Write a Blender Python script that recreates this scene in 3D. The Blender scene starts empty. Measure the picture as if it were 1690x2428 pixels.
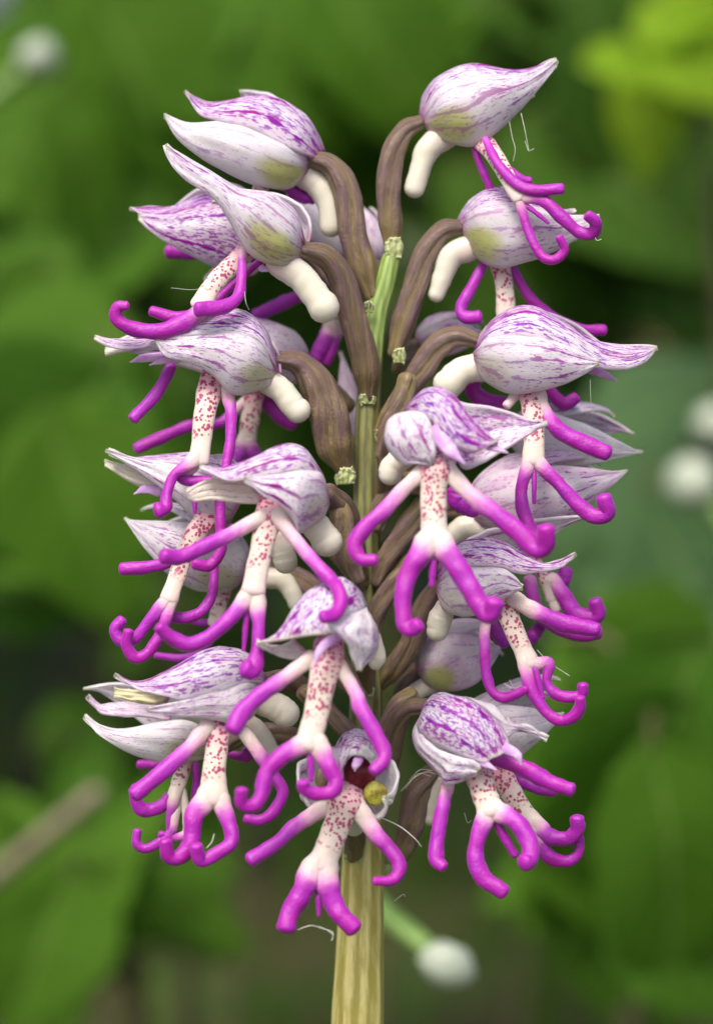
import bpy, math, random
from mathutils import Vector, Matrix, noise as mnoise
R_ = math.radians
scene = bpy.context.scene
col = scene.collection
rng = random.Random(7)

# ------------------------------------------------------------------ camera
PITCH = R_(8.0)
DIST = 0.200                      # camera to stem (m)
MMH = 80.0                        # picture height at the stem (mm)
PW, PH = 1690.0, 2428.0
FWD = Vector((0, math.cos(PITCH), -math.sin(PITCH)))
RIGHT = Vector((1, 0, 0))
UP = Vector((0, math.sin(PITCH), math.cos(PITCH)))
CEN = Vector((0, 0, 0.30))
CAM = CEN - FWD * DIST
cd = bpy.data.cameras.new('camera')
cam = bpy.data.objects.new('camera', cd); col.objects.link(cam)
cam.location = CAM
cam.rotation_euler = (math.pi / 2 - PITCH, 0, 0)
cd.sensor_fit = 'VERTICAL'
cd.sensor_height = 24.0
cd.lens = 24.0 * DIST / (MMH / 1000)
cd.clip_start = 0.01; cd.clip_end = 500
cd.dof.use_dof = True
cd.dof.focus_distance = DIST - 0.006
cd.dof.aperture_fstop = 13.0
scene.camera = cam
scene.render.resolution_x = 712; scene.render.resolution_y = 1024

# ------------------------------------------------------------------ light
SUN_EL, SUN_AZ = R_(58), R_(200)      # azimuth measured from +Y (north) clockwise
w = bpy.data.worlds.new('World'); scene.world = w; w.use_nodes = True
nt = w.node_tree; nt.nodes.clear()
o_ = nt.nodes.new('ShaderNodeOutputWorld'); b_ = nt.nodes.new('ShaderNodeBackground')
sky = nt.nodes.new('ShaderNodeTexSky'); sky.sky_type = 'NISHITA'; sky.sun_disc = False
sky.sun_elevation = SUN_EL; sky.sun_rotation = SUN_AZ
sky.air_density = 0.8; sky.dust_density = 5.0; sky.ozone_density = 0.6
b_.inputs['Strength'].default_value = 0.115
nt.links.new(sky.outputs[0], b_.inputs[0]); nt.links.new(b_.outputs[0], o_.inputs[0])
sd = bpy.data.lights.new('sun', 'SUN'); sd.energy = 1.5; sd.angle = R_(20); sd.color = (1, 0.95, 0.86)
sun = bpy.data.objects.new('sun', sd); col.objects.link(sun)
sdir = Vector((math.sin(SUN_AZ) * math.cos(SUN_EL), math.cos(SUN_AZ) * math.cos(SUN_EL), math.sin(SUN_EL)))
sun.rotation_euler = (-sdir).to_track_quat('-Z', 'Y').to_euler()
sun.location = (0, 0, 3)
vs = scene.view_settings
vs.view_transform = 'Standard'; vs.look = 'None'; vs.gamma = 1; vs.use_curve_mapping = False
vs.exposure = 0.92

# ------------------------------------------------------------------ pixels to places
TILES = {0: (0, 0, 1690 / 1598), 1: (200, 100, .43805), 2: (850, 100, .46934), 3: (200, 700, .43805), 4: (800, 700, .50063),
         5: (180, 1200, .45056), 6: (800, 1200, .43805), 7: (180, 1700, .50063), 8: (700, 1600, .50063), 9: (0, 0, 1.0)}
MMPP = MMH / PH
def P(t, x, y, d=0.0):
    """reading of the photograph (tile, x, y) at d mm in front of the stem -> world point"""
    ox, oy, s = TILES[t]
    px, py = ox + x * s, oy + y * s
    k = (DIST * 1000 - d) / 1000
    return CAM + (FWD + RIGHT * ((px - PW / 2) * MMPP / (DIST * 1000)) + UP * ((PH / 2 - py) * MMPP / (DIST * 1000))) * k
def mm(t, r):                      # tile length -> metres at the stem
    return r * TILES[t][2] * MMPP / 1000
TOW = -FWD
def V3(v):                         # picture-aligned vector (right, up, toward)
    return RIGHT * v[0] + UP * v[1] + TOW * v[2]

# ------------------------------------------------------------------ objects
WO = {}                            # world origin of each object
def finish(o, parent, org):
    WO[o.name] = Vector(org)
    if parent is not None:
        o.parent = parent
        o.location = Vector(org) - WO[parent.name]
    else:
        o.location = org
    col.objects.link(o)
    return o
def empty(name, loc, parent=None):
    e = bpy.data.objects.new(name, None); e.empty_display_size = 0.005
    return finish(e, parent, loc)
def mobj(name, verts, faces, mat, parent=None, attrs=None, smooth=True, solid=0.0, subs=0, org=None):
    if org is None:
        org = sum(verts, Vector()) / len(verts)
    me = bpy.data.meshes.new(name)
    me.from_pydata([v - org for v in verts], [], faces)
    if smooth:
        me.polygons.foreach_set('use_smooth', [True] * len(me.polygons))
    for k, vals in (attrs or {}).items():
        a = me.attributes.new(k, 'FLOAT_VECTOR', 'POINT')
        a.data.foreach_set('vector', [c for v in vals for c in v])
    me.materials.append(mat)
    o = bpy.data.objects.new(name, me)
    finish(o, parent, org)
    if solid:
        m = o.modifiers.new('thickness', 'SOLIDIFY'); m.thickness = solid; m.offset = -1
    if subs:
        m = o.modifiers.new('smooth', 'SUBSURF'); m.levels = subs; m.render_levels = subs
    return o
def tag(o, label=None, cat=None, group=None, kind=None):
    if label: o['label'] = label
    if cat: o['category'] = cat
    if group: o['group'] = group
    if kind: o['kind'] = kind
    return o

def catmull(pts, vals, n):
    m = len(pts); out = []; ov = []
    if m == 2:
        for i in range(n):
            t = i / (n - 1); out.append(pts[0].lerp(pts[1], t)); ov.append(vals[0] * (1 - t) + vals[1] * t)
        return out, ov
    L = [0]
    for i in range(m - 1): L.append(L[-1] + max((pts[i + 1] - pts[i]).length, 1e-7))
    for i in range(n):
        s = L[-1] * i / (n - 1); j = 0
        while j < m - 2 and L[j + 1] < s: j += 1
        t = (s - L[j]) / (L[j + 1] - L[j])
        p1, p2 = pts[j], pts[j + 1]
        p0 = pts[j - 1] if j > 0 else p1 * 2 - p2
        p3 = pts[j + 2] if j + 2 < m else p2 * 2 - p1
        a, b, c = -.5 * t + t * t - .5 * t ** 3, 1 - 2.5 * t * t + 1.5 * t ** 3, .5 * t + 2 * t * t - 1.5 * t ** 3
        e = -.5 * t * t + .5 * t ** 3
        out.append(p0 * a + p1 * b + p2 * c + p3 * e)
        ss = t * t * (3 - 2 * t); ov.append(vals[j] * (1 - ss) + vals[j + 1] * ss)
    return out, ov

def sweep(pts, rad, n=24, seg=12, flat=1.0, lobes=0, lobe_amp=0.0, twist=0.0, capa=True, capb=True, wob=0.0, seed=0.0, ca=1.0, cb=1.0, sharp=False, limbs=False):
    """tapered tube; returns verts, faces, (t, stripe, side) attribute"""
    c, r = catmull(pts, rad, n)
    tan = []
    for i in range(n):
        a = c[min(i + 1, n - 1)] - c[max(i - 1, 0)]
        tan.append(a.normalized())
    nrm = TOW - tan[0] * TOW.dot(tan[0])
    if nrm.length < .15: nrm = UP - tan[0] * UP.dot(tan[0])
    nrm.normalize()
    rings = []
    tot = n - 1
    for i in range(n):
        nrm = (nrm - tan[i] * nrm.dot(tan[i])).normalized()
        # re-aim the flat face gently at the reference side
        ref = TOW - tan[i] * TOW.dot(tan[i])
        if ref.length > .5: nrm = (nrm * .8 + ref.normalized() * .2).normalized()
        rings.append((c[i], tan[i], nrm.copy(), r[i], i / tot))
    K = 4
    if capb:
        p, t, q, rr, _ = rings[-1]
        for k in range(1, K + 1):
            a = k / K * math.pi / 2
            rings.append((p + t * rr * cb * math.sin(a) * .9, t, q, max(rr * math.cos(a), rr * .03), 1.0))
    if capa:
        p, t, q, rr, _ = rings[0]
        for k in range(1, K + 1):
            a = k / K * math.pi / 2
            rings.insert(0, (p - t * rr * ca * math.sin(a) * .9, t, q, max(rr * math.cos(a), rr * .03), 0.0))
    vs_, at = [], []
    for p, t, q, rr, tt in rings:
        b = t.cross(q).normalized()
        for k in range(seg):
            th = 2 * math.pi * k / seg
            st = math.cos(lobes * th + twist * tt) if lobes else 0
            if sharp: st = 2 * abs(math.cos(.5 * (lobes * th + twist * tt))) ** .8 - 1
            f = 1 + lobe_amp * st
            if wob:
                f *= 1 + wob * mnoise.noise(Vector((math.cos(th) * 1.3, math.sin(th) * 1.3, tt * 9 + seed)))
            if limbs: f *= 1 - .10 * max(0.0, math.sin(th)) ** 3 * min(1.0, tt * 4) + .10 * mnoise.noise(Vector((tt * 5.0, seed, 3.3)))
            fl_ = flat if not isinstance(flat, tuple) else flat[0] + (flat[1] - flat[0]) * min(1.0, tt / .35)
            vs_.append(p + (b * math.cos(th) + q * math.sin(th) * fl_) * rr * f)
            at.append((tt, st, math.cos(th)))
    fs = []
    nr = len(rings)
    for i in range(nr - 1):
        for k in range(seg):
            a = i * seg + k; b2 = i * seg + (k + 1) % seg
            fs.append((a, b2, b2 + seg, a + seg))
    fs.append(tuple(range(seg))[::-1]); fs.append(tuple(range((nr - 1) * seg, nr * seg)))
    return vs_, fs, at

# ------------------------------------------------------------------ materials
def newmat(name):
    m = bpy.data.materials.new(name); m.use_nodes = True
    n = m.node_tree; n.nodes.clear()
    return m, n
class NB:
    def __init__(s, n): s.n = n
    def new(s, t, **k):
        x = s.n.nodes.new(t)
        for a, b in k.items(): setattr(x, a, b)
        return x
    def lk(s, a, b): s.n.links.new(a, b)
    def put(s, sock, v):
        if hasattr(v, 'is_linked') or hasattr(v, 'links'): s.lk(v, sock)
        else: sock.default_value = v
    def math(s, op, a, b=None, c=None, clamp=False):
        x = s.new('ShaderNodeMath', operation=op); x.use_clamp = clamp
        s.put(x.inputs[0], a)
        if b is not None: s.put(x.inputs[1], b)
        if c is not None: s.put(x.inputs[2], c)
        return x.outputs[0]
    def mix(s, f, a, b):
        x = s.new('ShaderNodeMix', data_type='RGBA')
        s.put(x.inputs[0], f); s.put(x.inputs[6], a); s.put(x.inputs[7], b)
        return x.outputs[2]
    def sm(s, v, lo, hi, a=0.0, b=1.0):
        x = s.new('ShaderNodeMapRange', interpolation_type='SMOOTHSTEP')
        s.put(x.inputs[0], v); x.inputs[1].default_value = lo; x.inputs[2].default_value = hi
        x.inputs[3].default_value = a; x.inputs[4].default_value = b
        return x.outputs[0]
    def attr(s, name):
        a = s.new('ShaderNodeAttribute', attribute_name=name)
        sp = s.new('ShaderNodeSeparateXYZ'); s.lk(a.outputs['Vector'], sp.inputs[0])
        return a.outputs['Vector'], sp.outputs
    def noise(s, vec, scale, detail=2, rough=.5, dim='3D', w=None):
        x = s.new('ShaderNodeTexNoise', noise_dimensions=dim)
        if vec is not None: s.put(x.inputs['Vector'], vec)
        x.inputs['Scale'].default_value = scale; x.inputs['Detail'].default_value = detail
        x.inputs['Roughness'].default_value = rough
        if w is not None: s.put(x.inputs['W'], w)
        return x.outputs[0]
def rgb(r, g, b): return (r, g, b, 1)
def srgb(r, g, b):
    f = lambda c: ((c / 255 + .055) / 1.055) ** 2.4 if c / 255 > .04045 else c / 255 / 12.92
    return (f(r), f(g), f(b), 1)

def finish_mat(N, colr, rough=.45, sss=0.0, sss_r=(1, .5, .5), sss_s=.0006, trans=0.0, bump=None, bump_s=.3, bump_d=.0002, sheen=0.0, spec=.4):
    p = N.new('ShaderNodeBsdfPrincipled'); N.put(p.inputs['Base Color'], colr); N.put(p.inputs['Roughness'], rough)
    p.inputs['Specular IOR Level'].default_value = spec
    if sss:
        p.inputs['Subsurface Weight'].default_value = sss
        p.inputs['Subsurface Radius'].default_value = sss_r
        p.inputs['Subsurface Scale'].default_value = sss_s
    if sheen:
        p.inputs['Sheen Weight'].default_value = sheen; p.inputs['Sheen Roughness'].default_value = .4
    nrm = None
    if bump is not None:
        b = N.new('ShaderNodeBump'); b.inputs['Strength'].default_value = bump_s; b.inputs['Distance'].default_value = bump_d
        N.lk(bump, b.inputs['Height']); N.lk(b.outputs[0], p.inputs['Normal']); nrm = b.outputs[0]
    out = p.outputs[0]
    if trans:
        t = N.new('ShaderNodeBsdfTranslucent'); N.put(t.inputs[0], colr)
        if nrm is not None: N.lk(nrm, t.inputs['Normal'])
        m = N.new('ShaderNodeMixShader'); m.inputs[0].default_value = trans
        N.lk(out, m.inputs[1]); N.lk(t.outputs[0], m.inputs[2]); out = m.outputs[0]
    o = N.new('ShaderNodeOutputMaterial'); N.lk(out, o.inputs[0])

def obj_coord(N):
    return N.new('ShaderNodeTexCoord').outputs['Object']
def obj_rand(N):
    return N.new('ShaderNodeObjectInfo').outputs['Random']

def mat_sepal():
    m, n = newmat('sepal'); N = NB(n)
    _, (u, s, g) = N.attr('tv')           # along, across -1..1, green patch
    _, (pur, wsh, crm) = N.attr('tw')       # streak amount, lilac wash, cream
    rnd = N.math('MULTIPLY', obj_rand(N), 40.0)
    oc = obj_coord(N)
    def uv(a, b, dz=0.0):
        c = N.new('ShaderNodeCombineXYZ')
        N.lk(N.math('MULTIPLY', u, a), c.inputs[0]); N.lk(N.math('MULTIPLY', s, b), c.inputs[1]); N.lk(N.math('ADD', rnd, dz), c.inputs[2])
        return c.outputs[0]
    streak = N.noise(uv(10.0, 5.0), 1.0, 4, .65)
    patchy = N.noise(uv(2.4, 1.8, 7.0), 1.0, 2, .5)
    speck = N.noise(uv(22.0, 17.0, 3.0), 1.0, 3, .6)
    wob = N.noise(uv(2.5, 2.0, 11.0), 1.0, 2, .5)
    sv = N.math('ADD', N.math('MULTIPLY', s, 1.75), N.math('MULTIPLY', wob, .9))
    fr = N.math('ABSOLUTE', N.math('SUBTRACT', N.math('FRACT', sv), .5))
    wid = N.math('MULTIPLY', N.math('SUBTRACT', N.math('ADD', N.math('MULTIPLY', streak, .65), N.math('MULTIPLY', patchy, .35)), .43), 1.25)         # vein swells and breaks off
    wid = N.math('MULTIPLY', wid, N.math('ADD', .35, N.math('MULTIPLY', pur, .75)))
    vein = N.sm(N.math('SUBTRACT', wid, fr), -.02, .07)
    thr = N.math('SUBTRACT', .775, N.math('ADD', N.math('MULTIPLY', pur, .155), N.math('MULTIPLY', patchy, .18)))
    spots = N.sm(N.math('SUBTRACT', speck, thr), -.015, .035)
    k = N.math('MAXIMUM', N.math('MULTIPLY', vein, N.sm(pur, .1, .8, .25, 1.0)), N.math('MULTIPLY', spots, .85))
    edge = N.sm(N.math('ABSOLUTE', s), .82, .97, 1.0, .15)
    k = N.math('MULTIPLY', k, edge)
    far_ = N.math('MAXIMUM', N.sm(u, .3, .75, .55, 1.0), N.sm(pur, .75, .95))       # side sepals are mostly marked towards the tip
    k = N.math('MULTIPLY', k, far_)
    white = N.mix(crm, rgb(.88, .86, .88), srgb(238, 232, 196))
    wamt = N.math('MULTIPLY', N.sm(N.math('ADD', N.math('MULTIPLY', patchy, .6), N.math('MULTIPLY', streak, .4)), .3, .68), wsh)
    c = N.mix(N.math('MULTIPLY', wamt, .7), white, srgb(218, 166, 214))
    c = N.mix(N.sm(u, .0, .13, .7, 0.0), c, srgb(190, 110, 160))
    c = N.mix(g, c, srgb(198, 202, 120))
    pc = N.mix(N.sm(patchy, .35, .65), srgb(138, 14, 184), srgb(160, 8, 150))
    pc = N.mix(N.sm(streak, .3, .6), srgb(172, 72, 210), pc)
    c = N.mix(N.math('MULTIPLY', k, 1.0, clamp=True), c, pc)
    c = N.mix(N.sm(u, .94, 1.0, 0, .8), c, srgb(236, 238, 216))
    fine = N.noise(oc, 4200, 3, .6)
    ridge = N.math('ADD', N.math('MULTIPLY', fine, .5), N.math('MULTIPLY', N.sm(fr, .0, .5), .25))
    finish_mat(N, c, N.math('ADD', .30, N.math('MULTIPLY', fine, .25)), sss=.25, sss_r=(1, .8, .9), sss_s=.0005, trans=.42, bump=ridge, bump_s=.5, bump_d=.00014, spec=.4)
    return m

def mat_limb():
    m, n = newmat('lip_limb'); N = NB(n)
    _, (t, q, z) = N.attr('tw')             # q = colour position 0 pale .. 1 magenta
    oc = obj_coord(N)
    nz = N.noise(oc, 900, 3, .6)
    q2 = N.math('ADD', q, N.math('MULTIPLY', N.math('SUBTRACT', nz, .5), .35))
    r = N.new('ShaderNodeValToRGB'); N.lk(q2, r.inputs[0])
    e = r.color_ramp.elements
    e[0].position = 0.0; e[0].color = srgb(212, 196, 188)
    e[1].position = 1.0; e[1].color = srgb(164, 14, 152)
    for pos, c in ((.2, srgb(220, 160, 196)), (.45, srgb(196, 92, 186)), (.72, srgb(170, 34, 164))):
        x = r.color_ramp.elements.new(pos); x.color = c
    blot = N.noise(oc, 420, 3, .6)
    hue = N.mix(N.math('MULTIPLY', N.sm(blot, .4, .65), .55), r.outputs[0], srgb(158, 34, 172))
    hue = N.mix(N.math('MULTIPLY', obj_rand(N), .3), hue, srgb(160, 50, 186))
    hue = N.mix(N.sm(q2, .15, .45), r.outputs[0], hue)
    fine = N.noise(oc, 4500, 3, .65)
    finish_mat(N, hue, N.math('ADD', .22, N.math('MULTIPLY', fine, .35)), sss=.3, sss_r=(1, .35, .9), sss_s=.0006, bump=fine, bump_s=.5, bump_d=.00015, sheen=.15, spec=.45)
    return m

def mat_torso():
    m, n = newmat('lip_body'); N = NB(n)
    _, (t, q, side) = N.attr('tv')
    oc = obj_coord(N)
    v = N.new('ShaderNodeTexVoronoi', feature='F1'); N.lk(oc, v.inputs['Vector']); v.inputs['Scale'].default_value = 3300
    v.inputs['Randomness'].default_value = .95
    n1 = N.noise(oc, 1500, 2, .5); n2 = N.noise(oc, 4200, 2, .5)
    dd = N.math('ADD', v.outputs['Distance'], N.math('MULTIPLY', N.math('SUBTRACT', n2, .5), .5))
    size = N.math('ADD', .43, N.math('MULTIPLY', N.math('SUBTRACT', n1, .5), .9))
    dot = N.math('MULTIPLY', N.sm(N.math('SUBTRACT', size, dd), -.03, .07), N.sm(t, .70, .86, 1.0, 0.0))
    dot = N.math('MULTIPLY', dot, N.sm(N.math('ABSOLUTE', side), .85, .99, 1.0, .2))
    base = N.mix(N.sm(t, .0, .55), srgb(214, 156, 172), srgb(212, 198, 186))
    base = N.mix(N.sm(t, .90, 1.0, 0, .18), base, srgb(212, 140, 196))
    c = N.mix(N.math('MULTIPLY', dot, .92), base, srgb(160, 30, 96))
    h = N.math('ADD', dot, N.math('MULTIPLY', n2, .2))
    finish_mat(N, c, .5, sss=.35, sss_r=(1, .6, .6), sss_s=.0007, bump=h, bump_s=.6, bump_d=.0001, sheen=.1)
    return m

def mat_spur():
    m, n = newmat('spur'); N = NB(n)
    _, (t, q, side) = N.attr('tv'); oc = obj_coord(N)
    c = N.mix(N.sm(t, .0, .5), srgb(206, 192, 184), srgb(210, 206, 190))
    finish_mat(N, c, .38, sss=.5, sss_r=(1, .9, .7), sss_s=.001, bump=N.noise(oc, 2500, 2), bump_s=.15, bump_d=.0001)
    return m

def mat_ovary():
    m, n = newmat('ovary'); N = NB(n)
    _, (t, st, side) = N.attr('tv'); oc = obj_coord(N)
    rnd = obj_rand(N)
    nz = N.noise(oc, 700, 3, .6)
    cmb = N.new('ShaderNodeCombineXYZ'); N.lk(N.math('MULTIPLY', t, 1.5), cmb.inputs[0]); N.lk(N.math('MULTIPLY', st, 1.5), cmb.inputs[1]); N.lk(N.math('MULTIPLY', rnd, 30), cmb.inputs[2])
    fib = N.noise(cmb.outputs[0], 3.4, 5, .68)
    k = N.math('ADD', N.math('MULTIPLY', st, -.08), fib)
    pur = N.mix(nz, srgb(84, 64, 64), srgb(124, 98, 98))
    oli = N.mix(fib, srgb(110, 96, 54), srgb(158, 140, 90))
    low = N.sm(t, .55, 1.0, 0, .5)
    c = N.mix(N.sm(N.math('ADD', k, N.math('MULTIPLY', low, .25)), .36, .72), pur, oli)
    hgt = N.math('ADD', fib, N.math('MULTIPLY', N.noise(oc, 5000, 2), .3))
    finish_mat(N, c, .45, sss=.15, sss_s=.0005, bump=hgt, bump_s=.7, bump_d=.0003, spec=.55)
    return m

def mat_stem():
    m, n = newmat('stem'); N = NB(n)
    _, (t, st, side) = N.attr('tv'); oc = obj_coord(N)
    mp = N.new('ShaderNodeMapping'); mp.inputs['Scale'].default_value = (1, 1, .05); N.lk(oc, mp.inputs[0])
    fib = N.noise(mp.outputs[0], 2200, 3, .6)
    nz = N.noise(oc, 300, 3)
    k = N.math('ADD', N.math('MULTIPLY', st, .25), fib)
    lower = N.mix(N.sm(k, .3, .8), srgb(172, 160, 78), srgb(226, 214, 140))
    upper = N.mix(N.sm(k, .25, .8), srgb(92, 90, 58), srgb(140, 142, 84))
    top = N.mix(N.sm(k, .25, .8), srgb(118, 140, 70), srgb(160, 186, 104))
    c = N.mix(N.sm(t, .845, .895), lower, upper)
    c = N.mix(N.sm(N.math('ADD', t, N.math('MULTIPLY', nz, .05)), .995, 1.01), c, top)
    finish_mat(N, c, .42, sss=.15, sss_s=.0006, bump=fib, bump_s=.35, bump_d=.0002, spec=.5)
    return m

def mat_plain(name, c1, c2, scale, rough=.5, sss=0.0, trans=0.0, bs=.3):
    m, n = newmat(name); N = NB(n); oc = obj_coord(N)
    nz = N.noise(oc, scale, 4, .6)
    finish_mat(N, N.mix(N.sm(nz, .3, .7), c1, c2), rough, sss=sss, sss_s=.0006, trans=trans, bump=nz, bump_s=bs, bump_d=.0002)
    return m

def mat_leaf(name, c1, c2, c3, trans=.35):
    m, n = newmat(name); N = NB(n)
    _, (u, s, z) = N.attr('tv'); oc = obj_coord(N)
    nz = N.noise(oc, 60, 4, .6)
    rnd = obj_rand(N)
    fr = N.math('ABSOLUTE', N.math('SUBTRACT', N.math('FRACT', N.math('SUBTRACT', N.math('MULTIPLY', u, 8), N.math('MULTIPLY', N.math('ABSOLUTE', s), 2.2))), .5))
    vein = N.math('MAXIMUM', N.sm(fr, .0, .09, .6, 0.0), N.sm(N.math('ABSOLUTE', s), .0, .06, 1.0, .0))
    c = N.mix(N.sm(nz, .3, .7), c1, c2)
    c = N.mix(N.math('MULTIPLY', rnd, .7), c, c3)
    c = N.mix(N.math('MULTIPLY', vein, .45), c, srgb(150, 180, 90))
    finish_mat(N, c, .6, trans=trans, bump=N.math('SUBTRACT', nz, N.math('MULTIPLY', vein, .8)), bump_s=.5, bump_d=.001, spec=.18)
    return m

M = {}
M['sepal'] = mat_sepal(); M['limb'] = mat_limb(); M['torso'] = mat_torso(); M['spur'] = mat_spur()
M['ovary'] = mat_ovary(); M['stem'] = mat_stem()
M['bract'] = mat_plain('bract', srgb(200, 206, 160), srgb(160, 172, 110), 900, .5, .3, 0.0, .1)
M['throat'] = mat_plain('throat', srgb(96, 14, 36), srgb(140, 40, 60), 1200, .35, .2)
M['pollen'] = mat_plain('pollinia', srgb(196, 196, 84), srgb(120, 96, 30), 1500, .45, .2)
M['petal'] = mat_plain('petal', srgb(196, 140, 214), srgb(228, 196, 232), 800, .45, .3, .15)
M['silk'] = mat_plain('silk', srgb(232, 232, 222), srgb(200, 200, 190), 500, .4)
M['dark'] = mat_plain('insect', srgb(24, 20, 20), srgb(50, 40, 34), 2000, .4)
M['leaf'] = mat_leaf('broad_leaf', rgb(.034, .110, .005), rgb(.058, .165, .007), rgb(.09, .21, .010))
M['leaf_dark'] = mat_leaf('dark_leaf', rgb(.030, .085, .007), rgb(.045, .12, .009), rgb(.065, .15, .012))
M['leaf_blue'] = mat_leaf('cool_leaf', rgb(.05, .12, .04), rgb(.08, .17, .06), rgb(.10, .19, .08))
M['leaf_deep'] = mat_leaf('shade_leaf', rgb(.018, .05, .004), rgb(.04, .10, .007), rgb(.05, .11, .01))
M['twig'] = mat_plain('twig', srgb(92, 96, 50), srgb(70, 60, 40), 200, .6)

# ------------------------------------------------------------------ the ground
def ground_height(x, y):
    return .018 * mnoise.noise(Vector((x * 2.3, y * 2.3, 4.1))) + .007 * mnoise.noise(Vector((x * 9, y * 9, 1.7)))
def mat_ground():
    m, n = newmat('forest_floor'); N = NB(n); oc = obj_coord(N)
    a = N.noise(oc, 6, 6, .65); b = N.noise(oc, 45, 5, .7); c_ = N.noise(oc, 1.7, 3)
    c = N.mix(N.sm(b, .3, .7), rgb(.030, .026, .012), rgb(.11, .09, .045))
    c = N.mix(N.sm(a, .42, .6), c, rgb(.045, .085, .016))
    c = N.mix(N.sm(c_, .5, .7, 0, .6), c, rgb(.05, .10, .02))
    finish_mat(N, c, .85, bump=b, bump_s=.8, bump_d=.01, spec=.2)
    return m
def build_ground():
    ax = [-220, -60, -20, -8, -4] + [-2.5 + .1 * i for i in range(51)] + [4, 8, 20, 60, 220]
    ay = [-220, -60, -20, -8, -3] + [-1 + .1 * i for i in range(46)] + [5, 8, 20, 60, 220]
    vv, ff = [], []
    for y in ay:
        for x in ax: vv.append(Vector((x, y, ground_height(x, y) if abs(x) < 3 and -1.2 < y < 4 else 0)))
    n = len(ax)
    for j in range(len(ay) - 1):
        for i in range(n - 1):
            a = j * n + i; ff.append((a, a + 1, a + n + 1, a + n))
    tag(mobj('ground', vv, ff, mat_ground(), org=Vector((0, 0, 0))), kind='structure')
build_ground()

# ------------------------------------------------------------------ the orchid
STEM = [(9, 846, 2428, 0, 62), (9, 852, 2250, 0, 57), (9, 858, 2080, 0, 51), (9, 866, 1800, 0, 42), (9, 868, 1400, 0, 34), (9, 870, 1010, 0, 29), (9, 890, 760, 0, 25), (9, 917, 660, 0, 24), (9, 926, 615, 0, 22)]
stem_pts = [P(*s[:4]) for s in STEM]; stem_r = [mm(9, s[4]) for s in STEM]
foot = stem_pts[0].copy(); foot.z = ground_height(foot.x, .0) - .004; foot.y = stem_pts[0].y + .012; foot.x -= .006
mid = stem_pts[0].lerp(foot, .5); mid.x += .001
orchid = tag(empty('orchid', Vector((foot.x, foot.y, ground_height(foot.x, foot.y)))),
             'flowering orchid spike of white hooded, purple streaked blooms with curling magenta lobes', 'orchid')
v, f, a = sweep([foot, mid] + [mid.lerp(stem_pts[0], k) for k in (.4, .65, .8, .9, .96)] + stem_pts, [stem_r[0] * 1.25, stem_r[0] * 1.15] + [stem_r[0] * q for q in (1.11, 1.08, 1.05, 1.03, 1.01)] + stem_r, n=150, seg=30, lobes=9, lobe_amp=.03, twist=.9, wob=.05)
stem_obj = mobj('stem', v, f, M['stem'], orchid, {'tv': a})

def rel(pt, D, dd=0.0):
    return P(pt[0], pt[1], pt[2], D + (pt[3] if len(pt) > 3 else dd))
def pts_of(tile, lst, D, d0=0.0, d1=0.0):
    """list of (x, y[, d]) in one tile, or (tile, x, y[, d]) after a tile switch tuple ('T', n)"""
    out = []; t = tile; raw = []
    for p in lst:
        if p[0] == 'T': t = p[1]; continue
        raw.append((t, p))
    n = len(raw)
    for i, (tt, p) in enumerate(raw):
        dd = p[2] if len(p) > 2 and p[2] is not None else d0 + (d1 - d0) * i / max(n - 1, 1)
        out.append(P(tt, p[0], p[1], D + dd))
    return out

def spread(v, n):
    if isinstance(v, (int, float)): return [v] * n
    if len(v) == n: return list(v)
    o = []
    for i in range(n):
        s = i / (n - 1) * (len(v) - 1); j = min(int(s), len(v) - 2); t = s - j
        o.append(v[j] * (1 - t) + v[j + 1] * t)
    return o

def limb(name, par, tile, lst, rad, D, d=(0, 1), pale=(0.0, .45), flat=.9, q1=1.0, root=None):
    p = pts_of(tile, lst, D, d[0], d[1]); rr = [mm(tile, r * .91) for r in spread(rad, len(p))]
    if root is not None:
        p = [root] + p; rr = [rr[0] * .9, rr[0] * 1.06] + rr[1:]
        tot = sum((p[i + 1] - p[i]).length for i in range(len(p) - 1)); f0 = (p[1] - p[0]).length / tot
        k_ = .0026 / tot; pale = (f0 - .12 * k_, f0 + 1.0 * k_)
    n = max(16, 6 * len(p))
    v, f, a = sweep(p, rr, n=n, seg=14, flat=(.56, flat), wob=.17, limbs=True, cb=.62, seed=rng.random() * 50)
    tw = []
    for t, st, sd in a:
        q = (t - pale[0]) / max(pale[1] - pale[0], 1e-3); q = max(0, min(1, q)); q = q * q * (3 - 2 * q) * q1
        tw.append((t, q, sd))
    return mobj(name, v, f, M['limb'], par, {'tw': tw})

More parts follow.
